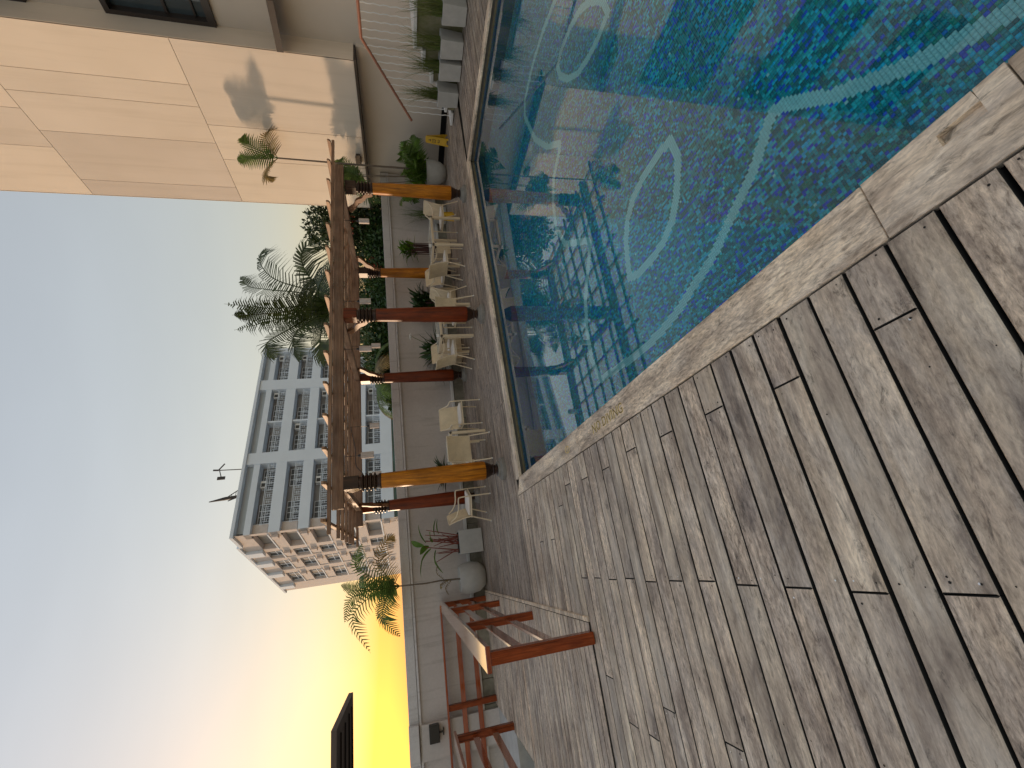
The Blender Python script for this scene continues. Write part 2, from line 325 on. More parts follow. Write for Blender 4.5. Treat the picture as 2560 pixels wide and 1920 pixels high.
xs = np.arange(1.05, 7.99, TP); ys = np.arange(-.9, 6.68, TP)
GX, GY = np.meshgrid(xs, ys, indexing='ij'); CX, CY = GX+TP/2, GY+TP/2
ok = (CY < 6.3+.4*(CX-1.045)/6.735-.012) & (CX < 7.78+.03*(6.7-CY)-.012)
line = np.zeros(CX.shape, bool)
for pl in ART:
    for (ax, ay), (bx, by) in zip(pl[:-1], pl[1:]):
        dx, dy = bx-ax, by-ay; L2 = dx*dx+dy*dy
        tt = np.clip(((CX-ax)*dx+(CY-ay)*dy)/L2, 0, 1)
        line |= np.hypot(CX-ax-tt*dx, CY-ay-tt*dy) < .041
rng = np.random.default_rng(3)
PAL = np.array([(.0, .24, .31), (.0, .46, .56), (.02, .72, .84), (.0, .64, 1.0), (.0, .16, .92), (.004, .38, .32), (.0, .26, .80)])
idx = rng.choice(7, size=CX.shape, p=[.26, .22, .14, .10, .12, .12, .04])
rep = rng.random(CX.shape) < .30                      # neighbouring tiles of a sheet often share their colour
idx[:, 1:][rep[:, 1:]] = idx[:, :-1][rep[:, 1:]]
col = PAL[idx] * rng.uniform(.85, 1.15, CX.shape)[..., None]
pale = np.array((.34, .95, 1.0))*rng.uniform(.93, 1.03, CX.shape)[..., None]
stray = rng.random(CX.shape) < .003
col = np.where((line | stray)[..., None], pale, col)
def tile_material():
    t = NT('mosaic tile glaze'); a = t.n('ShaderNodeAttribute'); a.attribute_name = 'tile'; c = t.mix(a.outputs['Color'], t.ramp(t.noise(t.coord((1,1,1), rnd=False), .9, 3), [(.3, .86), (.7, 1.12)]), .8, 'MULTIPLY')
    return t.fin(c, .3, .4)
M['tile'] = tile_material()
def near_key(x, y): return x*x+y*y*1.0
sel = np.argwhere(ok); d2 = (CX[ok]-.0)**2+(CY[ok]-.35)**2
vis = CY[ok] > .70*CX[ok]*.55                        # rough test for what the picture can show
order = np.argsort(np.where(vis, d2, 1e9)); single = set(map(tuple, sel[order[:300]]))
mask_single = np.zeros(CX.shape, bool)
for i, j in single: mask_single[i, j] = True
rest = ok & ~mask_single
cx, cy, cc = CX[rest], CY[rest], col[rest]; n = len(cx)
near = (cx**2+cy**2) < 3.2**2
def tile_mesh(cx, cy, cc, name, solid):
    h = TP/2-.0011; hb = TP/2-.0005
    if solid:
        o = np.array([(-hb,-hb,-.003),(hb,-hb,-.003),(hb,hb,-.003),(-hb,hb,-.003),(-h,-h,0),(h,-h,0),(h,h,0),(-h,h,0)])
        fq = np.array([(4,5,6,7),(0,1,5,4),(1,2,6,5),(2,3,7,6),(3,0,4,7)])
    else:
        o = np.array([(-h,-h,0),(h,-h,0),(h,h,0),(-h,h,0)]); fq = np.array([(0,1,2,3)])
    k = len(cx); V = np.stack([cx, cy, np.full(k, ZF)], 1)[:, None, :]+o[None]
    F = (np.arange(k)*len(o))[:, None, None]+fq[None]
    me = bpy.data.meshes.new(name); me.vertices.add(V.size//3); me.vertices.foreach_set('co', V.reshape(-1))
    nf = F.shape[0]*F.shape[1]; me.loops.add(nf*4); me.loops.foreach_set('vertex_index', F.reshape(-1)); me.polygons.add(nf)
    me.polygons.foreach_set('loop_start', np.arange(nf)*4); me.update(calc_edges=True)
    at = me.color_attributes.new('tile', 'FLOAT_COLOR', 'POINT'); ca = np.ones((k, len(o), 4)); ca[..., :3] = cc[:, None, :]
    at.data.foreach_set('color', ca.reshape(-1)); me.materials.append(M['tile']); return me
o = bpy.data.objects.new('mosaic', tile_mesh(cx[near], cy[near], cc[near], 'mosaic', True)); C.objects.link(o); o.parent = pool; tag(o, kind='stuff')
o = bpy.data.objects.new('mosaic', tile_mesh(cx[~near], cy[~near], cc[~near], 'mosaic', False)); C.objects.link(o); o.parent = pool; tag(o, kind='stuff')
protos = {}
for i, j in single:
    key = 'p' if (line[i, j] or stray[i, j]) else int(idx[i, j])
    if key not in protos:
        c0 = np.array((.34, .95, 1.0)) if key == 'p' else PAL[key]
        protos[key] = tile_mesh(np.array([0.]), np.array([0.]), c0[None], 'tile', True)
        protos[key].transform(Matrix.Translation((0, 0, -ZF)))
    o = bpy.data.objects.new('tile', protos[key]); C.objects.link(o); o.parent = pool; o.location = (CX[i, j], CY[i, j], ZF)
# round underwater lamp on the far right wall
m = MB(); m.lathe([(.10, 0), (.135, .0), (.145, .02), (.13, .04), (.10, .045), (.095, .03)], n=28); lo = m.build('pool_light', M['white'], pool, smooth=True)
lo.matrix_world = Matrix.Translation((7.80, 5.0, -.62)) @ Matrix.Rotation(R(-90), 4, 'Y')
m = MB(); m.lathe([(.005, 0), (.05, 0), (.045, .02)], n=16); lo = m.build('return_nozzle', M['white'], pool); lo.matrix_world = Matrix.Translation((7.79, 5.45, -.62)) @ Matrix.Rotation(R(-90), 4, 'Y')
# water surface
t = NT('pool water'); v = t.coord((1, 1, 1), rnd=False)
n1 = t.noise(v, 5.5, 2, .5); n2 = t.noise(v, 34, 2, .5); ad = t.n('ShaderNodeMath', operation='MULTIPLY_ADD'); t.l(n2, ad.inputs[0]); ad.inputs[1].default_value = .16; t.l(n1, ad.inputs[2])
t.bump(ad.outputs[0], .007, .02)
M['water'] = t.fin((.95, 1.0, 1.0), 0.0, .5, **{'Transmission Weight': 1.0, 'IOR': 1.333, 'Coat Weight': 1.0, 'Coat IOR': 1.3, 'Coat Roughness': 0.0})
wm = MB(); wm.quad((PD[0]-.01, PD[1], ZW), (PC[0]+.01, PC[1], ZW), (PB[0]+.01, PB[1]+.01, ZW), (PA[0]-.01, PA[1]+.01, ZW))
tag(wm.build('water', M['water']), kind='structure')

# ------------------------------------------------------------------ deck
def plank(parent, x0, x1, y, wd, z1=0.0, m=None, rz=0, origin=None, th=.075, c=.004):
    L = x1-x0; mb = MB(); mb.cbox(-L/2, L/2, -wd/2, wd/2, -th, 0, c)
    loc = Vector(((x0+x1)/2, y, z1+random.uniform(-.0016, .0016)))
    if origin: loc = Matrix.Rotation(rz, 3, 'Z') @ loc + Vector((origin[0], origin[1], 0))
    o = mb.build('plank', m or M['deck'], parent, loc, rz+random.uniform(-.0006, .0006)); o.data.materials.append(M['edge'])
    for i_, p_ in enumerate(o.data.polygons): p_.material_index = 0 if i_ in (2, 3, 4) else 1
    return o
M['edge'] = plain('board edge with gap shade', (.022, .02, .017), .9, .3, 12)  # board sides and ends painted near black, standing in for shade in the gaps
sub = MB(); sub.box(-9, .86, -3, 4.38, -.5, -.12); sub.box(-2.83, .86, 4.38, 6.9, -.5, -.12); sub.box(-2.83, 13, 6.95, 11.0, -.5, -.12); sub.box(8.25, 13, -3, 6.95, -.5, -.12)
deck = tag(sub.build('deck', M['dark']), kind='structure')
holes = MB(); screws = MB()
def dot(mb, x, y, r, z=.0022):
    mb.add([(x+r*math.cos(k*math.pi/3), y+r*math.sin(k*math.pi/3), z) for k in range(6)], [(0,1,2,3,4,5)])
rowY = []
k0 = -6
PT = .1613
for k in range(k0, 36):
    yc = .735+PT*k+PT/2
    if yc > 6.50: break
    rowY.append(yc); gapw = random.uniform(.012, .019); wd = PT-gapw
    xl = -6.0 if yc < 4.40 else -.655
    cuts = []
    if yc < 4.40:
        a = -.30 if k % 2 == 0 else random.choice((-1.1, -1.35, -1.5))
        cuts = [a+random.uniform(-.01, .01), a-random.uniform(1.7, 2.6)]
        if k % 3 == 1: cuts = [random.uniform(.5, .64)]+cuts
    elif k % 3 == 0: cuts = [random.choice((.1, .42))]
    e = [.802]+sorted(cuts, reverse=True)+[xl]
    for a, b in zip(e[:-1], e[1:]):
        plank(deck, b+.0006, a-.0006, yc, wd)
        for ex in (a-.03, b+.03):
            for q in (-.3, .28):
                if random.random() < .55: dot(holes, ex+random.uniform(-.012, .012), yc+q*wd+random.uniform(-.008, .008), random.uniform(.0028, .005))
                if random.random() < .10: dot(screws, ex+random.uniform(-.015, .015), yc+q*wd, .0045)
    for jx in np.arange(.35, xl, -.62):
        for q in (-.28, .3):
            if random.random() < .42: dot(holes, jx+random.uniform(-.02, .02), yc+q*wd+random.uniform(-.012, .012), random.uniform(.002, .0042))
            if random.random() < .03: dot(screws, jx, yc+q*wd, .004)
tag(holes.build('nail_holes', plain('nail hole', (.02, .018, .016), .9), deck), kind='stuff')
tag(screws.build('screw_heads', plain('steel screw', (.8, .8, .78), .3, .02, 4, **{'Metallic': .6}), deck), kind='stuff')
# coping along the near edge, three lengths, one with a broken slot
cop = MB()
def copboard(poly, name='coping_board', notch=None):
    cx_ = sum(p[0] for p in poly)/len(poly); cy_ = sum(p[1] for p in poly)/len(poly)
    mb = MB(); mb.prism([(p[0]-cx_, p[1]-cy_) for p in poly], -.04, 0)
    # wood grain runs along local x, so lay the mesh that way round
    mb.v = [(y, -x, z) for x, y, z in mb.v]
    o = mb.build(name, M['coping'], deck, (cx_, cy_, .004), R(90)); b = o.modifiers.new('bevel', 'BEVEL'); b.width = .007; b.segments = 2; b.limit_method = 'ANGLE'; return o
IX, OX = 1.040, .808
copboard([(OX, -2.2), (IX-.012, -2.2), (IX-.012, .528), (.992, .528), (.992, .640), (.953, .640), (.953, .532), (OX, .532)][:0] or [(OX, -2.2), (IX, -2.2), (IX, .45), (OX, .45)])
# board with the slot: a ring of pieces joined into one board
mb = MB()
for q in ([(OX, .453), (.953, .453), (.953, .872), (OX, .872)], [(.953, .453), (IX, .453), (IX, .528), (.953, .528)], [(.953, .642), (IX, .642), (IX, .872), (.953, .872)], [(.996, .528), (IX, .532), (IX, .642), (.996, .642)]):
    mb.prism([(p[0]-.92, p[1]-.66) for p in q], -.04, 0)
mb.prism([(.953-.92, .528-.66), (.996-.92, .528-.66), (.996-.92, .642-.66), (.953-.92, .642-.66)], -.04, -.026)
mb.v = [(y, -x, z) for x, y, z in mb.v]; mb.build('coping_board', M['coping'], deck, (.92, .66, .004), R(90))
copboard([(OX, .877), (IX, .877), (IX, 3.9), (OX, 3.9)])
copboard([(OX, 3.903), (IX, 3.903), (IX+.005, 6.30), (OX, 6.52)])
AN = math.atan2(PB[1]-PA[1], PB[0]-PA[0])
def along(s, off):
    d = Vector((math.cos(AN), math.sin(AN))); nrm = Vector((-d.y, d.x)); p = Vector(PA)+d*s+nrm*off; return (p.x, p.y)
LAB = math.hypot(PB[0]-PA[0], PB[1]-PA[1])
def copx(s0, s1, o0, o1):
    L = s1-s0; mb = MB(); mb.cbox(-L/2, L/2, -(o1-o0)/2, (o1-o0)/2, -.04, 0, .008); p = along((s0+s1)/2, (o0+o1)/2)
    mb.build('coping_board', M['coping'], deck, (p[0], p[1], .004), AN)
copx(.0, 2.6, -.02, .19); copx(2.603, 4.9, -.02, .19); copx(4.903, LAB+.2, -.02, .19)
for y0, y1 in ((-1.6, 2.2), (2.203, 4.6), (4.603, 6.69)):
    copboard([(7.76+.03*(6.7-y0), y0), (7.97+.03*(6.7-y0), y0), (7.97+.03*(6.7-y1), y1), (7.76+.03*(6.7-y1), y1)])
# far deck, boards parallel to the far pool edge
off = .20
r_ = 0
while off < 4.62:
    wd = .148; yc = off+wd/2
    s0 = -1.78+.0*yc; s1 = 10.6
    cuts = sorted([random.uniform(.4, 1.6)+(r_ % 3)*.9, random.uniform(4.2, 6.6)])
    e = [s0]+cuts+[s1]
    for a, b in zip(e[:-1], e[1:]):
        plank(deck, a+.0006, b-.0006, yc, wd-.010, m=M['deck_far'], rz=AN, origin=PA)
    off += .155; r_ += 1
# right-hand deck
yc = 6.72
while yc > 2.2:
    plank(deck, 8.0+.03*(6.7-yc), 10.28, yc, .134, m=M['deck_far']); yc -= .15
# left platform behind the railing: slightly raised
plat = MB(); plat.box(-2.80, -.668, 4.45, 10.95, -.11, -.012)
platform = tag(plat.build('platform', M['dark']), kind='structure')
yc = 4.505
while yc < 10.9:
    plank(platform, -2.83, -.69, yc, .112, z1=.016, th=.026); yc += .127
mb = MB(); mb.box(-.688, -.645, 4.445, 10.92, -.06, .017); mb.build('edge_board', M['coping'], platform, bevel=.006)
yc = 4.505
while yc < 7.85:
    plank(platform, -6.0, -2.835, yc, .112, z1=.0); yc += .127
mb = MB(); mb.box(-2.86, -2.835, 4.5, 9.1, -.9, -.0); mb.build('stairwell_lining', plain('mouldy board', (.10, .10, .07), .8, .3, 5), platform)
lf = MB(); lf.box(-9, -2.84, 9.14, 11.0, -.3, -.02); tag(lf.build('landing', M['concrete']), kind='structure')
lf = MB(); lf.quad((-9, 4, -1.8), (-2.8, 4, -1.8), (-2.8, 9.2, -1.8), (-9, 9.2, -1.8)); tag(lf.build('stairwell_floor', M['dark']), kind='structure')

# lettering let into the coping
def outline_text(body, size, name, mat, mw, parent, bev=.0022):
    cu = bpy.data.curves.new(name, 'FONT'); cu.body = body; cu.size = size; cu.fill_mode = 'NONE'; cu.bevel_depth = bev; cu.bevel_resolution = 0; cu.resolution_u = 3; cu.space_character = 1.05
    tmp = bpy.data.objects.new(name, cu); C.objects.link(tmp); dg = bpy.context.evaluated_depsgraph_get(); me = bpy.data.meshes.new_from_object(tmp.evaluated_get(dg))
    bpy.data.objects.remove(tmp); o = bpy.data.objects.new(name, me); C.objects.link(o); me.materials.clear(); me.materials.append(mat); o.parent = parent; o.matrix_world = mw; return o
M['gold'] = plain('worn yellow lettering', (.85, .64, .22), .5, .2, 30)
mw = Matrix(((0, 1, 0, .882), (-1, 0, 0, 3.485), (0, 0, 1, .005), (0, 0, 0, 1)))
outline_text('NO DIVING', .112, 'lettering', M['gold'], mw, deck, bev=.0019)
def filled_text(body, size, name, mat, mw, parent):
    cu = bpy.data.curves.new(name, 'FONT'); cu.body = body; cu.size = size; cu.resolution_u = 3; cu.space_character = 1.05
    tmp = bpy.data.objects.new(name, cu); C.objects.link(tmp); dg = bpy.context.evaluated_depsgraph_get(); me = bpy.data.meshes.new_from_object(tmp.evaluated_get(dg))
    bpy.data.objects.remove(tmp); o = bpy.data.objects.new(name, me); C.objects.link(o); me.materials.clear(); me.materials.append(mat); o.parent = parent; o.matrix_world = mw; return o
filled_text('NO DIVING', .112, 'lettering_fill', plain('dirty letter groove', (.12, .085, .05), .8, .3, 30), Matrix.Translation((0, 0, .0012)) @ mw, deck)
m = MB(); cen = (.915, 4.17)
m.tube([(cen[0]+.035*math.cos(a), cen[1]+.06*math.sin(a), .005) for a in np.linspace(0, 2*math.pi, 25)], .0022, 5, False)
m.tube([(cen[0]-.03, cen[1]+.02, .005), (cen[0]+.03, cen[1]-.02, .005)], .0022, 5); m.build('pictogram', M['gold'], deck)
# ------------------------------------------------------------------ garden wall along the far side
wall = empty('garden_wall', (0, 11.0, 0))
tag(wall, 'long grey plastered wall with pale cap behind the pergola', 'wall')
def wz(x): return 1.815+.0088*(x+2)
XL, XR = -8.0, 11.95
def slopebox(x0, x1, y0, y1, za, zb, mb=None):       # box between two sloping heights (functions of x)
    mb = mb or MB()
    return mb.add([(x0,y0,za(x0)),(x1,y0,za(x1)),(x1,y1,za(x1)),(x0,y1,za(x0)),(x0,y0,zb(x0)),(x1,y0,zb(x1)),(x1,y1,zb(x1)),(x0,y1,zb(x0))],
                  [(0,3,2,1),(4,5,6,7),(0,1,5,4),(1,2,6,5),(2,3,7,6),(3,0,4,7)])
Z0 = lambda x: -.4
Y0 = 0.
slopebox(XL, XR, Y0, Y0+.22, Z0, lambda x: wz(x)-.2).build('face', M['wall'], wall)
slopebox(XL, XR, Y0-.035, Y0+.26, lambda x: wz(x)-.2, lambda x: wz(x)-.004).build('cap', M['cap'], wall, bevel=.012)
slopebox(XL, XR, Y0-.05, Y0-.003, lambda x: wz(x)-.255, lambda x: wz(x)-.21).build('moulding', M['cap'], wall, bevel=.01)
mb = MB(); mb.box(-3.5, -2.9, -.13, -.003, -.02, 1.56); mb.build('pilaster', M['wall'], wall)
mb = MB(); mb.box(-3.52, -2.88, -.16, -.036, 1.615, 1.812); mb.build('pilaster_cap', M['cap'], wall, bevel=.01)
mb = MB(); mb.box(XL, XR, -.10, -.003, .265, .335); mb.build('conduit_strip', M['white'], wall, bevel=.008)
x = -3.4
while x < 11.6:
    L = random.uniform(.42, .62); mb = MB(); mb.box(0, L-.008, -.085+random.uniform(-.01, .01), -.004, -.1, .252+random.uniform(-.008, .006)); mb.build('stone', M['stone'], wall, (x, 0, 0), bevel=.008); x += L
wl = empty('wall_floodlight', (-3.06, 10.82, 1.22)); tag(wl, 'small dark floodlight mounted on the grey wall near the railing', 'light')
MB().box(-.15, .15, -.08, .06, 0, .2).build('housing', M['black'], wl, bevel=.012); MB().tube([(0, .0, 0), (0, .0, -.07)], .018).build('stem', M['black'], wl)
MB().box(-.06, .06, -.02, .05, -.09, -.07).build('base_plate', M['black'], wl)

# ------------------------------------------------------------------ beige tower on the right
tower = empty('tower', (11.5, 9.6, 0)); tag(tower, 'tall beige panelled building lit by the low sun', 'building')
def tpart(mb, name, m, parent=None, **k): return mb.build(name, m, parent or tower, (-11.5, -9.6, 0) if parent is None or parent is tower else (0,0,0), **k)
TY0, TY1 = 7.28, 12.05
def tbox(x0, x1, y0, y1, z0, z1, name, m, bevel=0): return tpart(MB().box(x0, x1, y0, y1, z0, z1), name, m, bevel=bevel)
tbox(11.56, 16, TY0+.03, TY1-.02, 2.40, 15.9, 'core', M['bronze'])
G = .006
for z0, z1, ys_ in ((2.33, 6.18, [TY0, 9.38, 10.45, TY1]), (6.18, 10.1, [TY0, 8.34, 8.9, 9.94, 11.48, TY1]), (10.1, 14.0, [TY0, 9.36, 10.44, TY1]), (14.0, 16.0, [TY0, 8.34, 10.0, TY1])):
    for a, b in zip(ys_[:-1], ys_[1:]):
        L = b-a-2*G; Hh = z1-z0-2*G
        MB().box(0, .052, -L/2, L/2, -Hh/2, Hh/2).build('panel', M['panel'], tower, (0, (a+b)/2-9.6, (z0+z1)/2))
tbox(11.5, 16, TY0-.0, TY0+.024, 2.335, 15.9, 'return_face', M['panel'])
tbox(11.5, 16, TY1-.018, TY1+.01, 2.335, 15.9, 'back_face', M['panel'])
tbox(11.47, 12.0, TY0-.02, TY1+.02, 2.285, 2.327, 'soffit_edge', M['bronze'])
tbox(12.0, 16, TY0-.01, TY1-.05, -.5, 2.28, 'lower_wall', M['lowwall'])
tbox(11.97, 12.0, 7.5, 11.9, -.3, .10, 'dark_plinth', M['black'])
# set-back wing with windows nearer the camera
def holed(mb, X, ys_, zs_, holes, depth):
    for i, (a, b) in enumerate(zip(ys_[:-1], ys_[1:])):
        for j, (p, q) in enumerate(zip(zs_[:-1], zs_[1:])):
            if (i, j) in holes:
                for u in (((X,a,p),(X+depth,a,p),(X+depth,a,q),(X,a,q)), ((X,b,p),(X,b,q),(X+depth,b,q),(X+depth,b,p)), ((X,a,q),(X+depth,a,q),(X+depth,b,q),(X,b,q)), ((X,a,p),(X,b,p),(X+depth,b,p),(X+depth,a,p))): mb.quad(*u)
            else: mb.quad((X,a,p),(X,a,q),(X,b,q),(X,b,p))
mb = MB(); YS = [-3, .6, 3.2, 4.6, 7.6-.32, TY0+.02]; ZS = [-.5, 2.0, 2.6, 5.29, 7.37, 8.80, 10.9, 12.4, 14.5, 16]
holed(mb, 12.1, YS, ZS, {(3, 3), (3, 5), (3, 7), (1, 3), (1, 5), (1, 7)}, .3); tpart(mb, 'wing_wall', M['lowwall'])
tbox(12.35, 12.4, -2.9, 7.2, -.5, 15.9, 'wing_core', M['dark'])
for (a, b) in ((4.6, 7.28), (.6, 3.2)):
    for (p, q) in ((5.29, 7.37), (8.80, 10.9), (12.4, 14.5)):
        f = MB(); fw = .09
        f.box(12.02, 12.2, a-.02, a+fw, p-.02, q+.02); f.box(12.02, 12.2, b-fw, b+.004, p-.02, q+.02); f.box(12.018, 12.2, a+fw, b-fw, p-.02, p+.13); f.box(12.018, 12.2, a+fw, b-fw, q-fw, q+.02)
        wo = tpart(f, 'window', M['bronze'])
        g_ = MB(); g_.box(12.19, 12.2, a+.05, b-.05, p+.1, q-.05); g_.build('pane', M['glass'], wo)
        bar = MB(); zm = p+(q-p)*.45
        bar.box(12.14, 12.185, a+.1, b-.1, zm-.03, zm+.03); bar.box(12.142, 12.186, a+.1, b-.1, p+.36, p+.40)
        for yy in (b-.62, (a+b)/2, a+.6): bar.box(12.139, 12.187, yy-.025, yy+.025, p+.12, q-.08)
        bar.build('glazing_bar', M['bronze'], wo)
        cur = MB()
        for yy in np.arange(a+.25, b-.2, .11): cur.box(12.23, 12.25, yy, yy+random.uniform(.05, .09), p+.1, q-.05)
        cur.build('curtain', plain('pale curtain', (.34, .38, .40), .9), wo)
tpart(MB().add([(12.09,6.2,4.02),(12.09,7.22,4.05),(11.35,7.22,3.84),(11.35,6.2,3.80),(12.09,6.2,4.08),(12.09,7.22,4.11),(11.35,7.22,3.98),(11.35,6.2,3.93)], [(0,1,2,3),(7,6,5,4),(0,4,5,1),(1,5,6,2),(2,6,7,3),(3,7,4,0)]), 'awning', M['bronze'])
tpart(MB().box(11.40, 11.5, 10.0, 10.22, 2.42, 2.58).box(11.34, 11.42, 9.86, 10.12, 2.44, 2.55), 'camera_bracket', M['bronze'])

# ------------------------------------------------------------------ white stair along the tower
stair = empty('stair', (10.3, 6.5, 0)); tag(stair, 'outdoor stair with white treads and wavy white balusters by the tower', 'stair')
def sp(mb, name, m, parent=None, **k): return mb.build(name, m, parent or stair, (-10.3, -6.5, 0) if parent is None else (0,0,0), **k)
lv = [(6.11, 1.0), (6.46, .81), (6.80, .62), (7.13, .44), (7.46, .25)]
mb = MB(); mb.box(10.32, 12.05, -2, lv[0][0]-.02, -.1, .93)
for (ya, za), (yb, zb) in zip(lv[:-1], lv[1:]): mb.box(10.32, 12.05, ya-.02, yb-.02, -.1, zb-.07)
sp(mb, 'side_wall', M['moss'])
sp(MB().box(10.27, 12.05, -2, lv[0][0]+.02, .93, 1.0), 'landing_slab', M['white'], bevel=.008)
for (ya, za), (yb, zb) in zip(lv[:-1], lv[1:]): sp(MB().box(10.27, 12.05, ya+.021, yb+.02, zb-.07, zb), 'tread', M['white'], bevel=.008); sp(MB().box(10.30, 12.05, ya-.02, ya+.02, zb, za-.072), 'riser', M['white'])
sp(MB().box(10.27, 11.9, 7.485, 7.82, .02, .08), 'tread', M['white'], bevel=.008)
rail = lambda y: 1.06+(7.80-y)*.585 if y > 6.09 else 2.06
def railz(y): return min(2.06, 1.06+(7.80-y)*.585)
h = MB(); h.tube([(10.36, 7.85, 1.03), (10.36, 6.09, 2.06), (10.36, 3.0, 2.06), (10.36, -2, 2.06)], .033, 8); sp(h, 'handrail', M['copper'], smooth=True)
y = 7.62
while y > 3.2:
    zb = 1.0
    for (ya, za) in lv:
        if y > ya: zb = za-.19
    if y > 7.46: zb = .08
    zt = railz(y)-.03; n = 16; b = MB()
    b.tube([(10.36+.008*math.sin(i*1.9), y+.012*math.sin(i*1.9+.8), zb+(zt-zb)*i/n) for i in range(n+1)], .011, 5); sp(b, 'baluster', M['white'], smooth=True)
    y -= .155

# ------------------------------------------------------------------ square planters with grass
def blades(n, r, hmin, hmax, wd, lean, seg=4, droop=.4):
    mb = MB()
    for _ in range(n):
        a = random.uniform(0, 2*math.pi); rr = r*math.sqrt(random.random()); p = Vector((rr*math.cos(a), rr*math.sin(a), 0))
        b = random.uniform(0, 2*math.pi); d = Vector((math.cos(b), math.sin(b), 0)); hh = random.uniform(hmin, hmax); ln = random.uniform(.2, 1)*lean
        path = [p+Vector((0,0,1))*hh*(u-droop*ln*u*u*.6)+d*hh*ln*u*u for u in [k/seg for k in range(seg+1)]]
        side = d.cross(Vector((0,0,1))).normalized()
        mb.strip(path, [wd*(1-.9*(k/seg)**2) for k in range(seg+1)], side)
    return mb
wheres = ['nearest the corner of the pool', 'second along from the pool corner', 'third along from the pool corner', 'farthest along towards the picture edge']
for i, yy in enumerate((6.87, 6.26, 5.80, 5.17)):
    p = empty('square_planter', (10.02, yy, 0)); tag(p, 'square grey cement planter with grass, '+wheres[i], 'planter', 'square planters beside the stair')
    b = MB(); s0, s1 = .17, .19
    b.add([(-s0,-s0,.012),(s0,-s0,.012),(s0,s0,.012),(-s0,s0,.012),(-s1,-s1,.48),(s1,-s1,.48),(s1,s1,.48),(-s1,s1,.48),(-s1+.03,-s1+.03,.48),(s1-.03,-s1+.03,.48),(s1-.03,s1-.03,.48),(-s1+.03,s1-.03,.48),(-s1+.03,-s1+.03,.44),(s1-.03,-s1+.03,.44),(s1-.03,s1-.03,.44),(-s1+.03,s1-.03,.44)],
          [(0,3,2,1),(0,1,5,4),(1,2,6,5),(2,3,7,6),(3,0,4,7),(4,5,9,8),(5,6,10,9),(6,7,11,10),(7,4,8,11),(8,9,13,12),(9,10,14,13),(10,11,15,14),(11,8,12,15),(12,13,14,15)])
    b.build('box', M['planter'], p, bevel=.008); blades(110, .13, .35, 1.0, .009, .5, 5, .3).build('grass', M['grass'], p, (0,0,.44)); blades(50, .13, .15, .4, .012, .8).build('grass_tuft', M['leaf_areca'], p, (0,0,.44))

# ------------------------------------------------------------------ railings
def railing(name, label, pts, posts, ph=1.0, parent_loc=(0,0,0)):
    e = empty(name, parent_loc); tag(e, label, 'railing', 'red timber railings')
    for (x, y) in posts:
        MB().box(-.052, .052, -.052, .052, .0, ph-.03).build('post', M['rail'], e, (x-parent_loc[0], y-parent_loc[1], .012), bevel=.004)
    for (a, b) in zip(pts[:-1], pts[1:]):
        a, b = Vector((*a, 0)), Vector((*b, 0)); d = (b-a); L = d.length; rz = math.atan2(d.y, d.x); mid = (a+b)/2-Vector(parent_loc)
        MB().box(-L/2-.06, L/2+.06, -.105, .105, -.022, .022).build('top_rail', M['railx'], e, (mid.x, mid.y, ph+.005), rz, bevel=.006)
        for zz in (.36, .68): MB().box(-L/2, L/2, -.015, .015, -.05, .05).build('mid_rail', M['railx'], e, (mid.x, mid.y, zz*ph), rz, bevel=.003)
    return e
M['railx'] = None
def raillong():
    t = NT('red varnished rail wood lengthwise'); gn = t.noise(t.coord((1.5, 26, 26)), 1, 6, .6, .6); c = t.ramp(gn, [(.3, (.20, .036, .008)), (.7, (.36, .08, .02))])
    t.bump(t.noise(t.coord((3, 90, 90)), 1, 3), .08, .002); return t.fin(c, .14, .8, **{'Coat Weight': 1.0, 'Coat Roughness': .06})
M['railx'] = raillong()
railing('railing', 'red timber railing running away along the edge of the platform', [(-.81, 4.41), (-.81, 10.86)], [(-.81, 4.41), (-.81, 6.65), (-.81, 9.15), (-.81, 10.82)], 1.0, (-.81, 4.41, 0))
railing('railing', 'red timber railing in front of the grey wall with the floodlight', [(-.86, 10.80), (-5.6, 10.80)], [(-2.7, 10.80), (-4.6, 10.80)], 1.02, (-2.7, 10.8, 0))
railing('railing', 'red timber railing beside the dark stairwell opening', [(-2.74, 9.14), (-2.74, 5.2)], [(-2.74, 9.12), (-2.74, 7.0), (-2.74, 5.2)], 1.02, (-2.74, 9.12, 0))
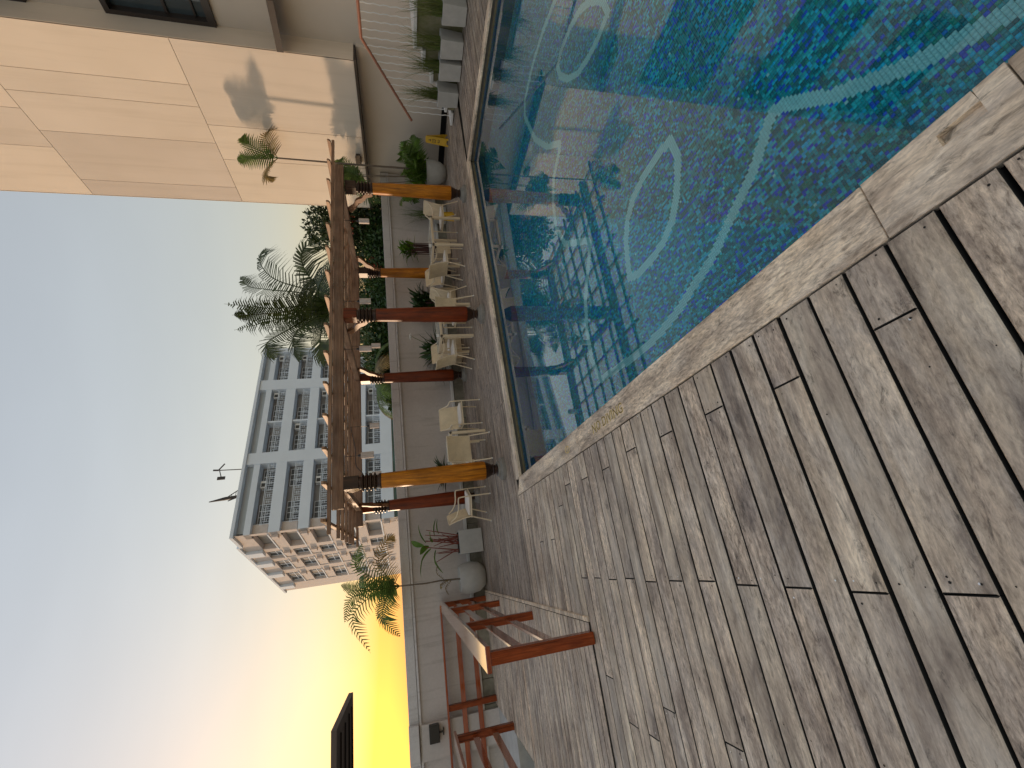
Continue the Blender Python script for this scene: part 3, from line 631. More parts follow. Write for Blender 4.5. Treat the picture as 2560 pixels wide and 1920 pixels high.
# ------------------------------------------------------------------ pergola
perg = empty('pergola', (4.5, 8.7, 0)); tag(perg, 'timber pergola with turned posts and slatted roof beside the pool', 'pergola')
PO = Vector((4.5, 8.7, 0))
def pp(mb, name, m, parent=None, off=(0,0,0), **k): return mb.build(name, m, parent or perg, Vector(off)-(PO if parent is None else Vector((0,0,0))), **k)
FX = [1.37, 4.40, 7.65]; FY = [7.25, 7.26, 7.46]; BX = [1.37, 4.41, 7.50]; BY = 10.2
def post(x, y, m):
    shaft = MB().lathe([(.145, .33), (.155, .36), (.152, .6), (.118, 2.0), (.115, 2.02)], n=20)
    o = pp(shaft, 'post', m, off=(x, y, 0), smooth=True)
    MB().lathe([(.19, .0), (.19, .055), (.17, .06), (.165, .075), (.135, .08), (.13, .115)], n=20).build('pedestal', M['pedestal'], o, smooth=True)
    MB().lathe([(.08, .112), (.095, .13), (.075, .15), (.075, .17), (.10, .19), (.085, .21), (.10, .235), (.145, .33)], n=20).build('foot_turning', M['post_dark'], o, smooth=True)
    prof = [(.116, 2.018)]
    for k in range(4): z = 2.06+k*.062; prof += [(.10, z), (.142, z+.02), (.142, z+.032), (.10, z+.05)]
    prof += [(.098, 2.32), (.098, 2.33)]
    MB().lathe([(.119, 1.99), (.122, 2.0), (.12, 2.02)]+prof, n=20).build('collar', M['post_dark'], o, smooth=True)
    MB().box(-.10, .10, -.10, .10, 2.325, 2.55).build('capital_block', M['post_dark'] if m is M['post_orange'] else m, o, bevel=.006)
    return o
posts = [post(FX[0], FY[0], M['post_orange']), post(FX[1], FY[1], M['post_red']), post(FX[2], FY[2], M['post_orange']),
         post(BX[0], BY, M['post_red']), post(BX[1], BY, M['post_red']), post(BX[2], BY, M['post_orange'])]
Xa, Xb = .62, 8.24
def beamX(y, z0, z1, wd, x0=Xa, x1=Xb, name='beam', dy=0.0):
    L = x1-x0; mb = MB(); mb.box(-L/2, L/2, -wd/2, wd/2, 0, z1-z0); return pp(mb, name, M['beam_x'], off=((x0+x1)/2, y, z0), bevel=.006)
for dx in (0,):
    beamX(7.25, 2.55, 2.725, .10, 1.0, 8.0); beamX(BY, 2.55, 2.725, .10, 1.0, 8.0)
for y in (6.85, 7.75, 8.24, 8.73, 9.22, 9.71, 10.56): beamX(y, 2.675, 2.727, .05, name='purlin')
def beamY(x, y0, y1, z0, z1, wd, name):
    L = y1-y0; mb = MB(); mb.add([(-wd/2,-L/2+.035,0),(wd/2,-L/2+.035,0),(wd/2,L/2-.035,0),(-wd/2,L/2-.035,0),(-wd/2,-L/2,z1-z0),(wd/2,-L/2,z1-z0),(wd/2,L/2,z1-z0),(-wd/2,L/2,z1-z0),(-wd/2,-L/2,(z1-z0)*.45),(wd/2,-L/2,(z1-z0)*.45),(wd/2,L/2,(z1-z0)*.45),(-wd/2,L/2,(z1-z0)*.45)],
        [(0,3,2,1),(4,5,6,7),(0,1,9,8),(8,9,5,4),(2,3,11,10),(10,11,7,6),(1,2,10,6,5,9),(3,0,8,4,7,11)])
    return pp(mb, name, M['beam_y'], off=(x, (y0+y1)/2, z0), bevel=.004)
for x in (FX[0], FX[1], 7.58): beamY(x, 7.31, 10.14, 2.56, 2.672, .10, 'tie_beam')
nr = 15
for k in range(nr):
    x = .80+k*(8.12-.80)/(nr-1); beamY(x+random.uniform(-.01, .01), 6.73, 10.70, 2.729, 2.795, .045, 'rafter')
# curved braces
def brace(x, y, dy):                                # carved S-shaped brace from post to tie beam
    pts = catmull([(0, 2.02), (.05, 2.14), (.16, 2.22), (.24, 2.33), (.38, 2.41), (.52, 2.54)], 18); m = MB(); vs = []
    for i, p in enumerate(pts):
        t = (pts[min(i+1, 17)]-pts[max(i-1, 0)]); t = Vector((t[0], t[1])).normalized(); n_ = Vector((-t.y, t.x)); wd = .05*(1+.22*math.sin(i*.85))
        for sgn in (1, -1):
            q = Vector((p[0], p[1]))+n_*wd*sgn
            for xx in (-.032, .032): vs.append((xx, dy*(q.x+.09), min(q.y, 2.558)))
    fs = []
    for i in range(17):
        a = i*4; b = a+4; fs += [(a, b, b+1, a+1), (a+2, a+3, b+3, b+2), (a, a+2, b+2, b), (a+1, b+1, b+3, a+3)]
    fs += [(0, 1, 3, 2), (68, 70, 71, 69)]
    m.add(vs, fs); return pp(m, 'brace', M['bracket'], off=(x, y, 0))
for (x, y) in zip((FX[0], FX[1], 7.60), FY): brace(x, y, 1)
for x in BX: brace(x, BY, -1)
# pendant lamps with cords
def pendant(x, y, ztop, zbot, label):
    e = empty('pendant_lamp', (x, y, zbot)); tag(e, label, 'lamp', 'pale shades hung from the pergola')
    hh = ztop-zbot; MB().lathe([(.058, 0), (.060, 0), (.060, hh), (.056, hh), (.056, .004)], n=20, cap=False).build('shade', M['lamp'], e, smooth=True)
    MB().lathe([(.002, hh-.012), (.057, hh-.012), (.057, hh-.004), (.002, hh-.004)], n=16).build('shade_top', M['lamp'], e)
    MB().tube([(0, 0, hh-.005), (0, 0, 2.73-zbot)], .005, 5).build('cord', M['black'], e); MB().lathe([(.022, hh-.004), (.03, hh+.02), (.012, hh+.06)], n=10).build('socket', M['black'], e)
for i, (x, y, a, b, l) in enumerate([(7.43, 8.2, 2.35, 2.13, 'pale pendant lamp hanging before the flowering tree'), (5.31, 8.2, 2.36, 2.14, 'pale pendant lamp hanging right of the dark red front post'), (4.20, 8.2, 2.38, 2.15, 'pale pendant lamp hanging low, just left of the dark red front post'),
        (4.99, 9.6, 2.24, 2.04, 'smaller pendant lamp hanging behind another lamp near the dark red front post'), (3.03, 9.6, 2.32, 2.12, 'pale pendant lamp before the white building, right of the middle bay'), (2.04, 8.2, 2.38, 2.16, 'pale pendant lamp hanging left of the middle bay, right of the orange front post'), (1.96, 9.6, 2.30, 2.11, 'pale pendant lamp half hidden by the left orange front post')]):
    pendant(x, y, a, b, l)
c_ = MB(); c_.tube(catmull([(3.0, 9.5, 2.70), (2.5, 9.3, 2.60), (2.05, 9.0, 2.55), (1.8, 8.8, 2.40), (1.45, 8.0, 2.52), (1.37, 7.4, 2.60)], 24), .007, 5); tag(c_.build('power_cable', M['black']), 'thin black cable looping under the pergola roof', 'cable')

# ------------------------------------------------------------------ tables and chairs
def make_chair():
    e = empty('armchair'); wd = .255; fr = .013
    for s in (-1, 1):
        x = s*wd
        # one bent tube: front leg, arm, then up the back
        t_ = MB(); t_.tube(catmull([(x, .25, .0), (x, .245, .42), (x, .235, .60), (x, .20, .645), (x, .0, .65), (x*.98, -.14, .70), (x*.93, -.24, .80)], 20), fr, 7); t_.build('arm_tube', M['frame'], e, smooth=True)
        t_ = MB(); t_.tube(catmull([(x, -.30, .0), (x*.98, -.20, .30), (x*.96, -.17, .43), (x*.95, -.22, .65), (x*.93, -.285, .83)], 16), fr, 7); t_.build('rear_leg', M['frame'], e, smooth=True)
        for yy in (.25, -.30): MB().lathe([(.015, 0), (.015, .03)], x=x, y=yy, n=8).build('foot_cap', M['chrome'], e)
    f = MB(); f.tube([(-wd, .235, .39), (wd, .235, .39)], .011, 6); f.tube([(-wd, -.18, .39), (wd, -.18, .39)], .011, 6); f.tube([(-wd, .235, .39), (-wd, -.18, .39)], .011, 6); f.tube([(wd, .235, .39), (wd, -.18, .39)], .011, 6); f.build('seat_frame', M['frame'], e)
    b = MB(); rows = 7; cols = 6; vs = []
    for off in (0, -.012):
        for i in range(rows+1):
            u = i/rows; z = .40+u*.43; y0 = -.165-.02*u-.10*u*u
            for j in range(cols+1):
                q = (j/cols-.5)*2; vs.append((q*.235, y0-.028*(1-q*q)+off, z))
    n_ = (rows+1)*(cols+1); fs = []
    for L in (0, 1):
        for i in range(rows):
            for j in range(cols):
                a = L*n_+i*(cols+1)+j; f4 = (a, a+1, a+cols+2, a+cols+1); fs.append(f4 if L == 0 else f4[::-1])
    for i in range(rows): fs += [(i*(cols+1), (i+1)*(cols+1), n_+(i+1)*(cols+1), n_+i*(cols+1)), (i*(cols+1)+cols, n_+i*(cols+1)+cols, n_+(i+1)*(cols+1)+cols, (i+1)*(cols+1)+cols)]
    for j in range(cols): a = rows*(cols+1)+j; fs.append((a, a+1, n_+a+1, n_+a)); fs.append((j, n_+j, n_+j+1, j+1))
    b.add(vs, fs).build('backrest', M['chair'], e, smooth=True)
    tb = MB(); tb.tube([(q*.235, -.285-.028*(1-q*q)-.006, .832) for q in np.linspace(-1, 1, 9)], .012, 6); tb.build('back_trim', M['frame'], e, smooth=True)
    MB().box(-.235, .235, -.17, .225, .392, .404).build('seat', M['chair'], e)
    MB().box(-.228, .228, -.16, .232, .405, .455).build('cushion', M['cushion'], e, bevel=.022)
    return e
chair0 = make_chair(); first = True
CH = [(1.07, 9.09, -25, 'beige armchair turned to the right, leftmost, between the two left posts'),
      (2.92, 8.96, -93, 'beige armchair facing the pool, alone right of the left table'),
      (2.0, 8.38, 90, 'beige armchair seen from behind, just right of the left orange post'),
      (4.42, 8.96, 0, 'beige armchair seen from its side, left of the middle table'),
      (4.86, 9.66, -92, 'beige armchair behind the middle table before the dark plant'),
      (5.06, 8.27, 82, 'beige armchair seen from behind, right of the dark red front post'),
      (5.72, 8.92, 178, 'beige armchair at the right end of the middle table, half hidden by another chair'),
      (6.78, 8.82, 4, 'beige armchair seen from behind at the left end of the right table'),
      (7.1, 9.62, -90, 'beige armchair behind the right table, its back before the orange rear post'),
      (8.12, 8.72, 176, 'beige armchair at the right end of the right table, behind the right orange post')]
for x, y, a, l in CH:
    o = chair0 if first else copy_tree(chair0); first = False
    o.location = (x, y, 0); o.rotation_euler = (0, 0, R(a-90)); tag(o, l, 'chair', 'beige armchairs under the pergola')
def make_table():
    e = empty('table'); s = .43
    for sx in (-1, 1):
        for sy in (-1, 1): MB().box(-.027, .027, -.027, .027, 0, .68).build('leg', M['frame'], e, (sx*(s-.027), sy*(s-.027), 0), bevel=.005)
    for rz in (0, 90, 180, 270):
        MB().box(-s, s, s-.05, s, .681, .735).build('apron', M['frame'], e, (0,0,0 if rz % 180 == 0 else -.0015), R(rz), bevel=.004)
    MB().box(-s+.03, s-.03, -s+.03, s-.03, .7355, .744).build('glass_top', M['tabletop'], e); return e
tab0 = make_table(); first = True
for x, y, l in ((2.02, 8.94, 'square glass table with beige frame by the left orange post'), (5.02, 8.92, 'square glass table with beige frame behind the dark red front post'), (7.43, 8.84, 'square glass table with beige frame, rightmost of the three')):
    o = tab0 if first else copy_tree(tab0); first = False; o.location = (x, y, 0); tag(o, l, 'table', 'glass tables under the pergola')
for x, y, l in ((4.68, 8.60, 'small white pot on the glass table by the dark red post'), (7.06, 8.52, 'small white pot on the glass table by the right orange post')):
    o = MB().lathe([(.028, 0), (.036, .005), (.038, .06), (.034, .063), (.03, .055)], n=16).build('small_pot', M['white'], None, (x, y, .745), smooth=True); tag(o, l, 'pot', 'white pots on the tables')

# ------------------------------------------------------------------ yellow wet floor signs
def floor_sign(loc, rz, label):
    e = empty('floor_sign', loc, rz); tag(e, label, 'sign', 'yellow folding floor signs')
    for s in (1, -1):
        # leaning panel with cut-out feet
        poly = [(-.105, .0), (-.065, .0), (-.05, .045), (.05, .045), (.065, .0), (.105, .0), (.085, .60), (-.085, .60)]
        vs = []
        for t_ in (0, .022):
            for (x, z) in poly: vs.append((x, s*((1-z/.6)*.14+.004+t_), z+.0))
        n_ = len(poly); fs = [(0,1,2,7),(2,3,6,7),(3,4,5,6),(n_+7,n_+2,n_+1,n_),(n_+7,n_+6,n_+3,n_+2),(n_+6,n_+5,n_+4,n_+3)]+[(i, n_+i, n_+(i+1) % n_, (i+1) % n_) for i in range(n_)]
        p = MB().add(vs, fs).build('panel', M['yellow'], e)
        tx = MB()
        for (x0, x1, z0, z1) in ((-.012, .012, .50, .53), (-.03, .03, .47, .49), (-.05, -.02, .40, .425), (-.006, .045, .40, .425), (-.05, -.035, .33, .375), (-.02, .03, .335, .35), (-.02, .0, .36, .375), (.015, .05, .36, .375), (-.05, -.01, .26, .285), (.0, .05, .265, .28), (-.03, .04, .23, .245)):
            q = lambda z: s*((1-z/.6)*.14+.004+.0235)
            tx.quad((x0, q(z0), z0), (x1, q(z0), z0), (x1, q(z1), z1), (x0, q(z1), z1))
        tx.build('print', M['black'], p)
    MB().tube([(-.06, 0, .60), (.06, 0, .60)], .014, 6).build('hinge', M['yellow'], e)
floor_sign((11.02, 8.86, .0), R(-72), 'yellow folding wet floor sign standing beside the round pot')
floor_sign((8.75, 9.35, .0), R(-50), 'yellow folding floor sign half hidden behind the right orange post')
# ------------------------------------------------------------------ palms
def frond(path, leaf, wd, n, droop=.35, fold=.5, m=None, parent=None, off=None, rach=.018, name='frond', gapy=.0, tipk=.35, jag=.1, ref=None):
    P = catmull(path, 26); off = Vector(off or (0,0,0)); P = [p-off for p in P]
    mb = MB(); mb.tube(P, [rach*(1-.85*i/25) for i in range(26)], 5)
    up = Vector((0, 0, 1)); L = len(P)-1
    for i in range(n):
        u = .10+.90*i/(n-1); k = min(int(u*L), L-1); fr_ = u*L-k; p = P[k].lerp(P[k+1], fr_); t = (P[k+1]-P[k]).normalized()
        side = t.cross(Vector(ref) if ref else up)
        side = side.normalized() if side.length > .05 else Vector((1, 0, 0))
        nrm = side.cross(t)
        ll = leaf*(math.sin(math.pi*min(1, u*.92+.1))**.6*(1-tipk*u))
        for s in (-1, 1):
            if random.random() < gapy: continue
            l2 = ll*random.uniform(1-jag, 1+jag)
            d = (side*s*.95+t*(.30+.55*u)+nrm*(fold*.35)).normalized()
            q = [p, p+d*l2*.5-up*droop*l2*.12, p+d*l2*.9-up*droop*l2*.55+Vector((random.uniform(-1,1), random.uniform(-1,1), random.uniform(-1,1)))*.03*l2]
            wv = t.cross(d).cross(d).normalized()
            mb.strip(q, [wd, wd*.9, wd*.12], wv)
    return mb.build(name, m or M['leaf_palm'], parent)
FR = [
[(12.44, 20.0, 4.64), (13.48, 20.14, 5.33), (14.5, 20.41, 7.47), (15.79, 20.69, 8.35), (16.74, 20.69, 8.13)],
[(12.44, 20.0, 4.64), (13.74, 20.0, 5.32), (14.39, 19.59, 5.9), (15.28, 19.17, 6.02), (16.07, 18.9, 5.16)],
[(12.44, 20.0, 4.64), (13.66, 20.41, 6.14), (14.36, 21.1, 7.83), (14.98, 21.66, 9.14), (15.81, 21.93, 9.66)],
[(12.44, 20.0, 4.64), (12.69, 20.0, 6.02), (12.58, 20.0, 7.44), (12.83, 20.0, 9.51)],
[(12.44, 20.0, 4.64), (12.29, 19.72, 5.96), (11.75, 19.17, 7.52), (11.37, 18.62, 8.61)],
[(12.44, 20.0, 4.64), (12.4, 20.28, 5.9), (12.41, 20.83, 7.47), (12.19, 21.38, 9.48)],
[(12.44, 20.0, 4.64), (12.11, 20.0, 5.65), (11.13, 19.59, 6.59), (10.12, 19.03, 7.3), (9.19, 18.76, 6.79)],
[(12.44, 20.0, 4.64), (11.64, 19.59, 5.03), (10.26, 19.03, 5.08), (9.52, 18.76, 5.03), (8.84, 18.62, 4.75)],
[(12.44, 20.0, 4.64), (12.51, 20.69, 4.27), (12.18, 21.38, 3.56), (11.34, 22.07, 3.03)],
[(12.44, 20.0, 4.64), (11.9, 19.31, 3.91), (11.9, 18.62, 3.11), (12.1, 18.07, 2.35)],
[(12.44, 20.0, 4.64), (13.05, 20.41, 4.23), (14.83, 20.83, 3.47), (16.76, 21.24, 2.63)],
[(12.44, 20.0, 4.64), (11.77, 19.45, 4.1), (10.07, 18.76, 3.51), (8.81, 18.34, 2.54)],
[(12.44, 20.0, 4.64), (11.92, 19.17, 3.9), (11.08, 18.34, 2.75), (10.52, 17.79, 2.12)],
[(12.44, 20.0, 4.64), (13.72, 20.69, 4.46), (15.94, 21.66, 3.96), (17.49, 22.21, 3.8)],
[(12.44, 20.0, 4.64), (12.83, 20.69, 4.76), (13.66, 21.93, 3.8), (13.93, 22.62, 2.42)],
[(12.44, 20.0, 4.64), (12.0, 20.69, 4.9), (10.9, 21.79, 4.21), (10.07, 22.48, 2.7)],
[(12.44, 20.0, 4.64), (12.9, 20.2, 5.6), (13.9, 20.6, 6.2), (15.2, 20.9, 5.6)],
[(12.44, 20.0, 4.64), (11.8, 19.8, 5.6), (10.6, 19.4, 6.3), (9.2, 19.1, 5.9)],
[(12.44, 20.0, 4.64), (12.6, 19.0, 5.2), (12.9, 17.6, 4.6), (13.2, 16.6, 3.3)]]
CP = Vector((12.44, 20.0, -5)); palm = empty('coconut_palm', CP); tag(palm, 'large coconut palm spreading behind the pergola', 'palm')
for f_ in FR:
    frond(f_, 1.6, .06, 52, .85, .1, M['leaf_palm'], palm, CP, .045, gapy=.08, jag=.22, ref=(random.uniform(-.5,.5), -1, random.uniform(.3,.9)))
MB().tube([(0,0,0), (.15,.1,3), (.05,0,6.5), (0,0,9.64)], [.22, .18, .16, .15], 12).build('trunk', M['bark'], palm, smooth=True)
mb = MB()
for k in range(9): a = k*.7; mb.lathe([(.01, -.11), (.08, -.07), (.10, 0), (.07, .08), (.01, .11)], x=.24*math.cos(a), y=.24*math.sin(a), n=10)
mb.build('coconuts', plain('green coconut', (.20, .14, .04), .5, .3, 5), palm, (0, 0, 9.29), smooth=True)
# thin areca palm in the right-hand pot
def pot_round(name, loc, prof, label, m):
    e = empty(name, loc); tag(e, label, 'planter'); MB().lathe(prof, n=32, cap=True).build('pot', m, e, smooth=True)
    return e
rp = pot_round('round_pot', (10.75, 9.75, 0), [(.14, .01), (.20, .03), (.30, .18), (.35, .36), (.355, .55), (.35, .585), (.325, .59), (.315, .54), (.02, .53)], 'round grey pot with clustered palms beside the right orange post', M['planter'])
MB().lathe([(.315, .532), (.0, .54)], n=24, cap=False).build('soil', M['soil'], rp)
def areca(base, top, fronds, m, name='areca_stem', parent=None, sr=.02, leaf=.4, wd=.028, nleaf=26):
    MB().tube([base, tuple((Vector(base)+Vector(top))/2+Vector((random.uniform(-.03,.03), random.uniform(-.03,.03), 0))), top], [sr*1.2, sr, sr*.8], 8).build(name, M['bark'] if m is not M['leaf_dry'] else M['bark'], parent, smooth=True)
    for (dx, dy, dz, droop, mm) in fronds:
        t = Vector(top); d = Vector((dx, dy, dz)); pth = [t, t+d*.35+Vector((0,0,.06)), t+d*.75, t+d-Vector((0,0,droop))]
        frond(pth, leaf, wd, nleaf, .3, .3, mm or m, parent, None, .012, ref=(random.uniform(-.5,.5), -1, random.uniform(.2,.8)))
rp_o = Vector((10.75, 9.75, 0))
# tall stem: crown well above the pergola roof
areca((.08, -.02, .5), (.10, -.05, 4.55), [(-.1,.05,1.0,0,None), (.35,-.25,.95,.1,None), (.75,-.35,.35,.45,M['leaf_dry']), (-.55,.3,.45,.3,M['leaf_dry']), (.15,.2,.9,0,None)], M['leaf_areca'], 'stem', rp, .026, .46, .034, 22)
for (bx, by, tx, ty, tz) in ((.0, .12, -.05, .2, 2.55), (-.12, .05, -.2, .12, 2.45), (-.2, .1, -.38, .2, 2.35)):
    areca((bx, by, .5), (tx, ty, tz), [(random.uniform(-.5,.5), random.uniform(-.3,.3), random.uniform(.5,.8), .15, None) for _ in range(3)]+[(-.55, .1, -.1, .35, None), (.4, .2, .3, .3, None)], M['leaf_areca'], 'stem', rp, .014, .42, .034, 18)
mb = MB()
for i in range(42):
    a = random.uniform(0, 2*math.pi); ln = random.uniform(.8, 1.5); e_ = random.uniform(.35, 1.1); b0 = Vector((random.uniform(-.15,.15), random.uniform(-.15,.15), .54))
    d = Vector((math.cos(a)*math.cos(e_), math.sin(a)*math.cos(e_), math.sin(e_)))*ln*.85
    frond([b0, b0+d*.4+Vector((0,0,.08)), b0+d*.8, b0+d-Vector((0,0,.12))], .36, .042, 15, .3, .3, M['leaf_bright'] if i % 3 else M['leaf_areca'], rp, None, .008, ref=(random.uniform(-1,1), -1, random.uniform(.2,1)))
# left pots
lp = pot_round('round_pot', (-.33, 10.55, 0), [(.14, .01), (.20, .03), (.30, .16), (.33, .34), (.30, .52), (.27, .585), (.245, .59), (.235, .54), (.02, .53)], 'round grey pot with a slender palm beside the red railing', M['planter'])
MB().lathe([(.236, .545), (.0, .55)], n=24, cap=False).build('pebbles', M['white'], lp)
MB().tube([(0, 0, .5), (.03, 0, 1.0), (.02, 0, 1.3), (.05, .0, 1.86)], [.02, .017, .016, .014], 8).build('stem', M['bark'], lp, smooth=True)
T = Vector((.05, 0, 1.86))
for (pts, mm) in (([(-.05,0,.45),(-.45,0,.95),(-1.15,.05,.62)], None), ([(.0,.05,.5),(-.1,.2,1.0),(-.55,.3,1.15)], None), ([(.15,-.1,.4),(.55,-.2,.85),(.95,-.25,.72)], None), ([(.2,0,.22),(.55,.05,.42),(.95,.1,.25),(1.0,.1,.05)], M['leaf_dry']), ([(-.15,-.05,.25),(-.55,-.1,.35),(-.95,-.1,.02)], None), ([(.05,.15,.4),(.2,.5,.8),(.35,.85,.7)], M['leaf_dry']), ([(.0,-.2,.4),(.1,-.5,.75),(.3,-.8,.65)], None), ([(-.2,.2,.3),(-.5,.6,.5),(-.8,.9,.3)], M['leaf_dry']), ([(.02,.02,.5),(.05,.05,.9),(.2,.1,1.2)], None)):
    frond([T]+[T+Vector(p) for p in pts], .36, .024, 30, .6, .2, mm or M['leaf_areca'], lp, None, .012, ref=(random.uniform(-.3,.3), -1, random.uniform(.1,.6)))
for (z, d) in ((.9, (.35,-.1,.15)), (.75, (-.3,.05,.1)), (.8, (-.15,-.1,.2))):
    b0 = Vector((.02, 0, z)); frond([b0, b0+Vector(d)*.5+Vector((0,0,.1)), b0+Vector(d)], .14, .02, 12, .8, .2, M['leaf_dry'], lp, None, .006)
sq = empty('square_planter', (.42, 10.52, 0)); tag(sq, 'square grey planter with broad-leaved red-stemmed plant before the wall', 'planter')
b = MB(); b.box(-.25, .25, -.22, .22, .02, .54); b.build('box', M['planter'], sq, bevel=.01); MB().box(-.22, .22, -.19, .19, .541, .545).build('soil', M['soil'], sq)
for i in range(16):
    bx, by = random.uniform(-.18,.18), random.uniform(-.15,.15); tx, ty, hz = bx+random.uniform(-.25,.25), by+random.uniform(-.2,.2), random.uniform(.35,.85)
    MB().tube([(bx,by,.54), ((bx+tx)/2, (by+ty)/2, .54+hz*.5), (tx,ty,.54+hz)], [.013,.011,.007], 6).build('stem', M['redstem'], sq)
def broadleaf(base, d, L, wd, m, parent, droop=.25):
    d = Vector(d).normalized(); n_ = 8; side = d.cross(Vector((0,0,1))); side = side.normalized() if side.length > .1 else Vector((1,0,0)); mb = MB(); nrm = side.cross(d)
    vs = []; fs = []
    for i in range(n_+1):
        u = i/n_; p = Vector(base)+d*L*u-Vector((0,0,1))*droop*L*u*u; wv = wd*math.sin(math.pi*min(1, u*.93+.06))**.75
        vs += [p-side*wv/2+nrm*wv*.16, p, p+side*wv/2+nrm*wv*.16]
    for i in range(n_): a = i*3; fs += [(a, a+1, a+4, a+3), (a+1, a+2, a+5, a+4)]
    return mb.add(vs, fs).build('leaf', m, parent, smooth=True)
for (x, y, z, dx, dy, dz, L) in ((.1,0,1.25,.5,-.2,.35,.5), (-.05,0,1.15,-.4,-.2,.5,.5), (-.15,.05,1.3,-.7,0,.35,.5), (.0,-.1,1.2,-.2,-.5,.5,.48), (.2,0,1.05,.8,-.2,.1,.4), (.25,.1,.95,.9,0,.25,.35), (-.2,0,1.1,-.8,-.2,-.15,.4), (.05,.1,1.3,.2,.3,.6,.45), (-.1,-.1,1.05,-.5,-.4,.2,.42), (.1,-.12,1.1,.35,-.6,.3,.4)):
    broadleaf((x,y,z), (dx,dy,dz), L, .15, M['leaf_bright'], sq)
# plants in beige boxes along the wall
def box_plant(x, y, label, n, L, wd, m, h=.42, bw=.26, el=(.3,1.3), stems=None, extra=None, bm=None):
    e = empty('boxed_plant', (x, y, 0)); tag(e, label, 'plant', 'plants along the grey wall'); b = MB(); b.box(-bw, bw, -.18, .18, .02, h); b.build('box', bm or M['chair'], e, bevel=.01)
    MB().box(-bw+.02, bw-.02, -.16, .16, h+.0005, h+.004).build('soil', M['soil'], e)
    for i in range(n):
        a = random.uniform(0, 2*math.pi); t_ = random.uniform(*el); bx, by = random.uniform(-.6,.6)*bw, random.uniform(-.1,.1)
        d = (math.cos(a)*math.cos(t_), math.sin(a)*math.cos(t_)*.7, math.sin(t_)); z0 = h if stems is None else h+random.uniform(*stems)
        if stems and i % 2 == 0: MB().tube([(bx,by,h), (bx*1.1+d[0]*.05,by,z0+.02)], .011, 6).build('stem', M['purple'], e)
        broadleaf((bx, by, z0), d, L*random.uniform(.7,1.15), wd*random.uniform(.8,1.1), m, e, .3)
    return e
box_plant(2.0, 10.35, 'glossy dark green plant in a beige box behind the left chairs', 46, .50, .10, M['leaf_dark'], .66, .22)
dp = box_plant(5.25, 10.45, 'big spiky dark plant with a white flower behind the middle table', 85, .95, .085, M['leaf_dark'], .44, .34, (.15, 1.35))
mb = MB()
for k in range(9): a = k*.7; mb.tube([(0,0,0), (.05*math.cos(a), .05*math.sin(a), .05), (.10*math.cos(a), .10*math.sin(a), .02)], [.012,.01,.003], 5)
mb.build('flower', M['whiteflower'], dp, (.42, 0, 1.28)); MB().tube([(0,0,.4), (.25,0,1.0), (.42,0,1.28)], .008, 5).build('flower_stalk', M['leaf_areca'], dp)
box_plant(6.75, 10.45, 'dense dark green bush between the dark red post and the right table', 150, .50, .10, M['leaf_dark'], .44, .34, (.1, 1.4), (.05, .55))
box_plant(8.55, 10.5, 'bright green plant on purple stems behind the right table', 64, .42, .09, M['leaf_bright'], .42, .26, (.1, 1.2), (.5, .9))
gp = empty('grass_pot', (9.9, 10.55, 0)); tag(gp, 'thin wispy grass in a low box behind the right table', 'plant', 'plants along the grey wall')
MB().box(-.2, .2, -.15, .15, .02, .38).build('box', M['planter'], gp, bevel=.008); blades(70, .15, .5, 1.15, .010, .55, 5, .3).build('grass', M['leaf_areca'], gp, (0,0,.38))

# ------------------------------------------------------------------ trees behind the wall
def leafcloud(name, clumps, n, size, m, parent, aspect=.45):
    vs = []; fs = []; tot = sum(c[3]**2 for c in clumps)
    for (cx_, cy_, cz_, r, sz_) in clumps:
        for _ in range(int(n*r*r/tot)):
            v = Vector((random.gauss(0,1), random.gauss(0,1), random.gauss(0,1))).normalized()*r*random.random()**.45; v.z *= sz_
            p = Vector((cx_,cy_,cz_))+v; d = (v.normalized()+Vector((random.gauss(0,.7), random.gauss(0,.7), random.gauss(0,.7)-.3))).normalized()
            sd_ = d.cross(Vector((random.gauss(0,1), random.gauss(0,1), random.gauss(0,1)))).normalized(); L = size*random.uniform(.6, 1.3); q = len(vs)
            vs += [p, p+d*L*.5+sd_*L*aspect*.5, p+d*L, p+d*L*.5-sd_*L*aspect*.5]; fs.append((q, q+1, q+2, q+3))
    return MB().add(vs, fs).build(name, m, parent)
def tree(name, loc, label, clumps, n, size, m, trunk, flowers=0):
    e = empty(name, loc); tag(e, label, 'tree', 'greenery behind the wall'); leafcloud('crown', clumps, n, size, m, e)
    for tk in trunk: MB().tube(tk, [.16*(1-.75*i/(len(tk)-1)) for i in range(len(tk))], 8).build('trunk', M['bark'], e, smooth=True)
    if flowers:
        fc = []
        for _ in range(flowers):
            c = random.choice(clumps); v = Vector((random.gauss(0,1), random.gauss(0,1)-.6, random.gauss(0,1))).normalized()*c[3]*1.02; fc.append((c[0]+v.x, c[1]+v.y, c[2]+v.z*c[4], .12, 1.2))
        leafcloud('blossom', fc, flowers*26, .085, M['flower'], e, .7)
    return e
tree('flowering_tree', (13.2, 14.2, -5), 'feathery tree with red blossoms beside the beige tower', [(0,0,8.6,1.25,.85), (-.9,-.3,7.9,1.15,.9), (.6,.2,7.6,1.3,.9), (-1.5,-.5,8.5,.8,.8), (-.6,.1,9.3,.85,.7), (-1.9,-.4,7.5,.8,1)], 7500, .17, M['leaf_tree'], [[(0,0,0),(.1,0,3),(-.1,0,6),(-.2,0,8.3)], [(-.05,0,5),(-.7,-.2,6.8),(-1.3,-.4,8.2)]], 8)
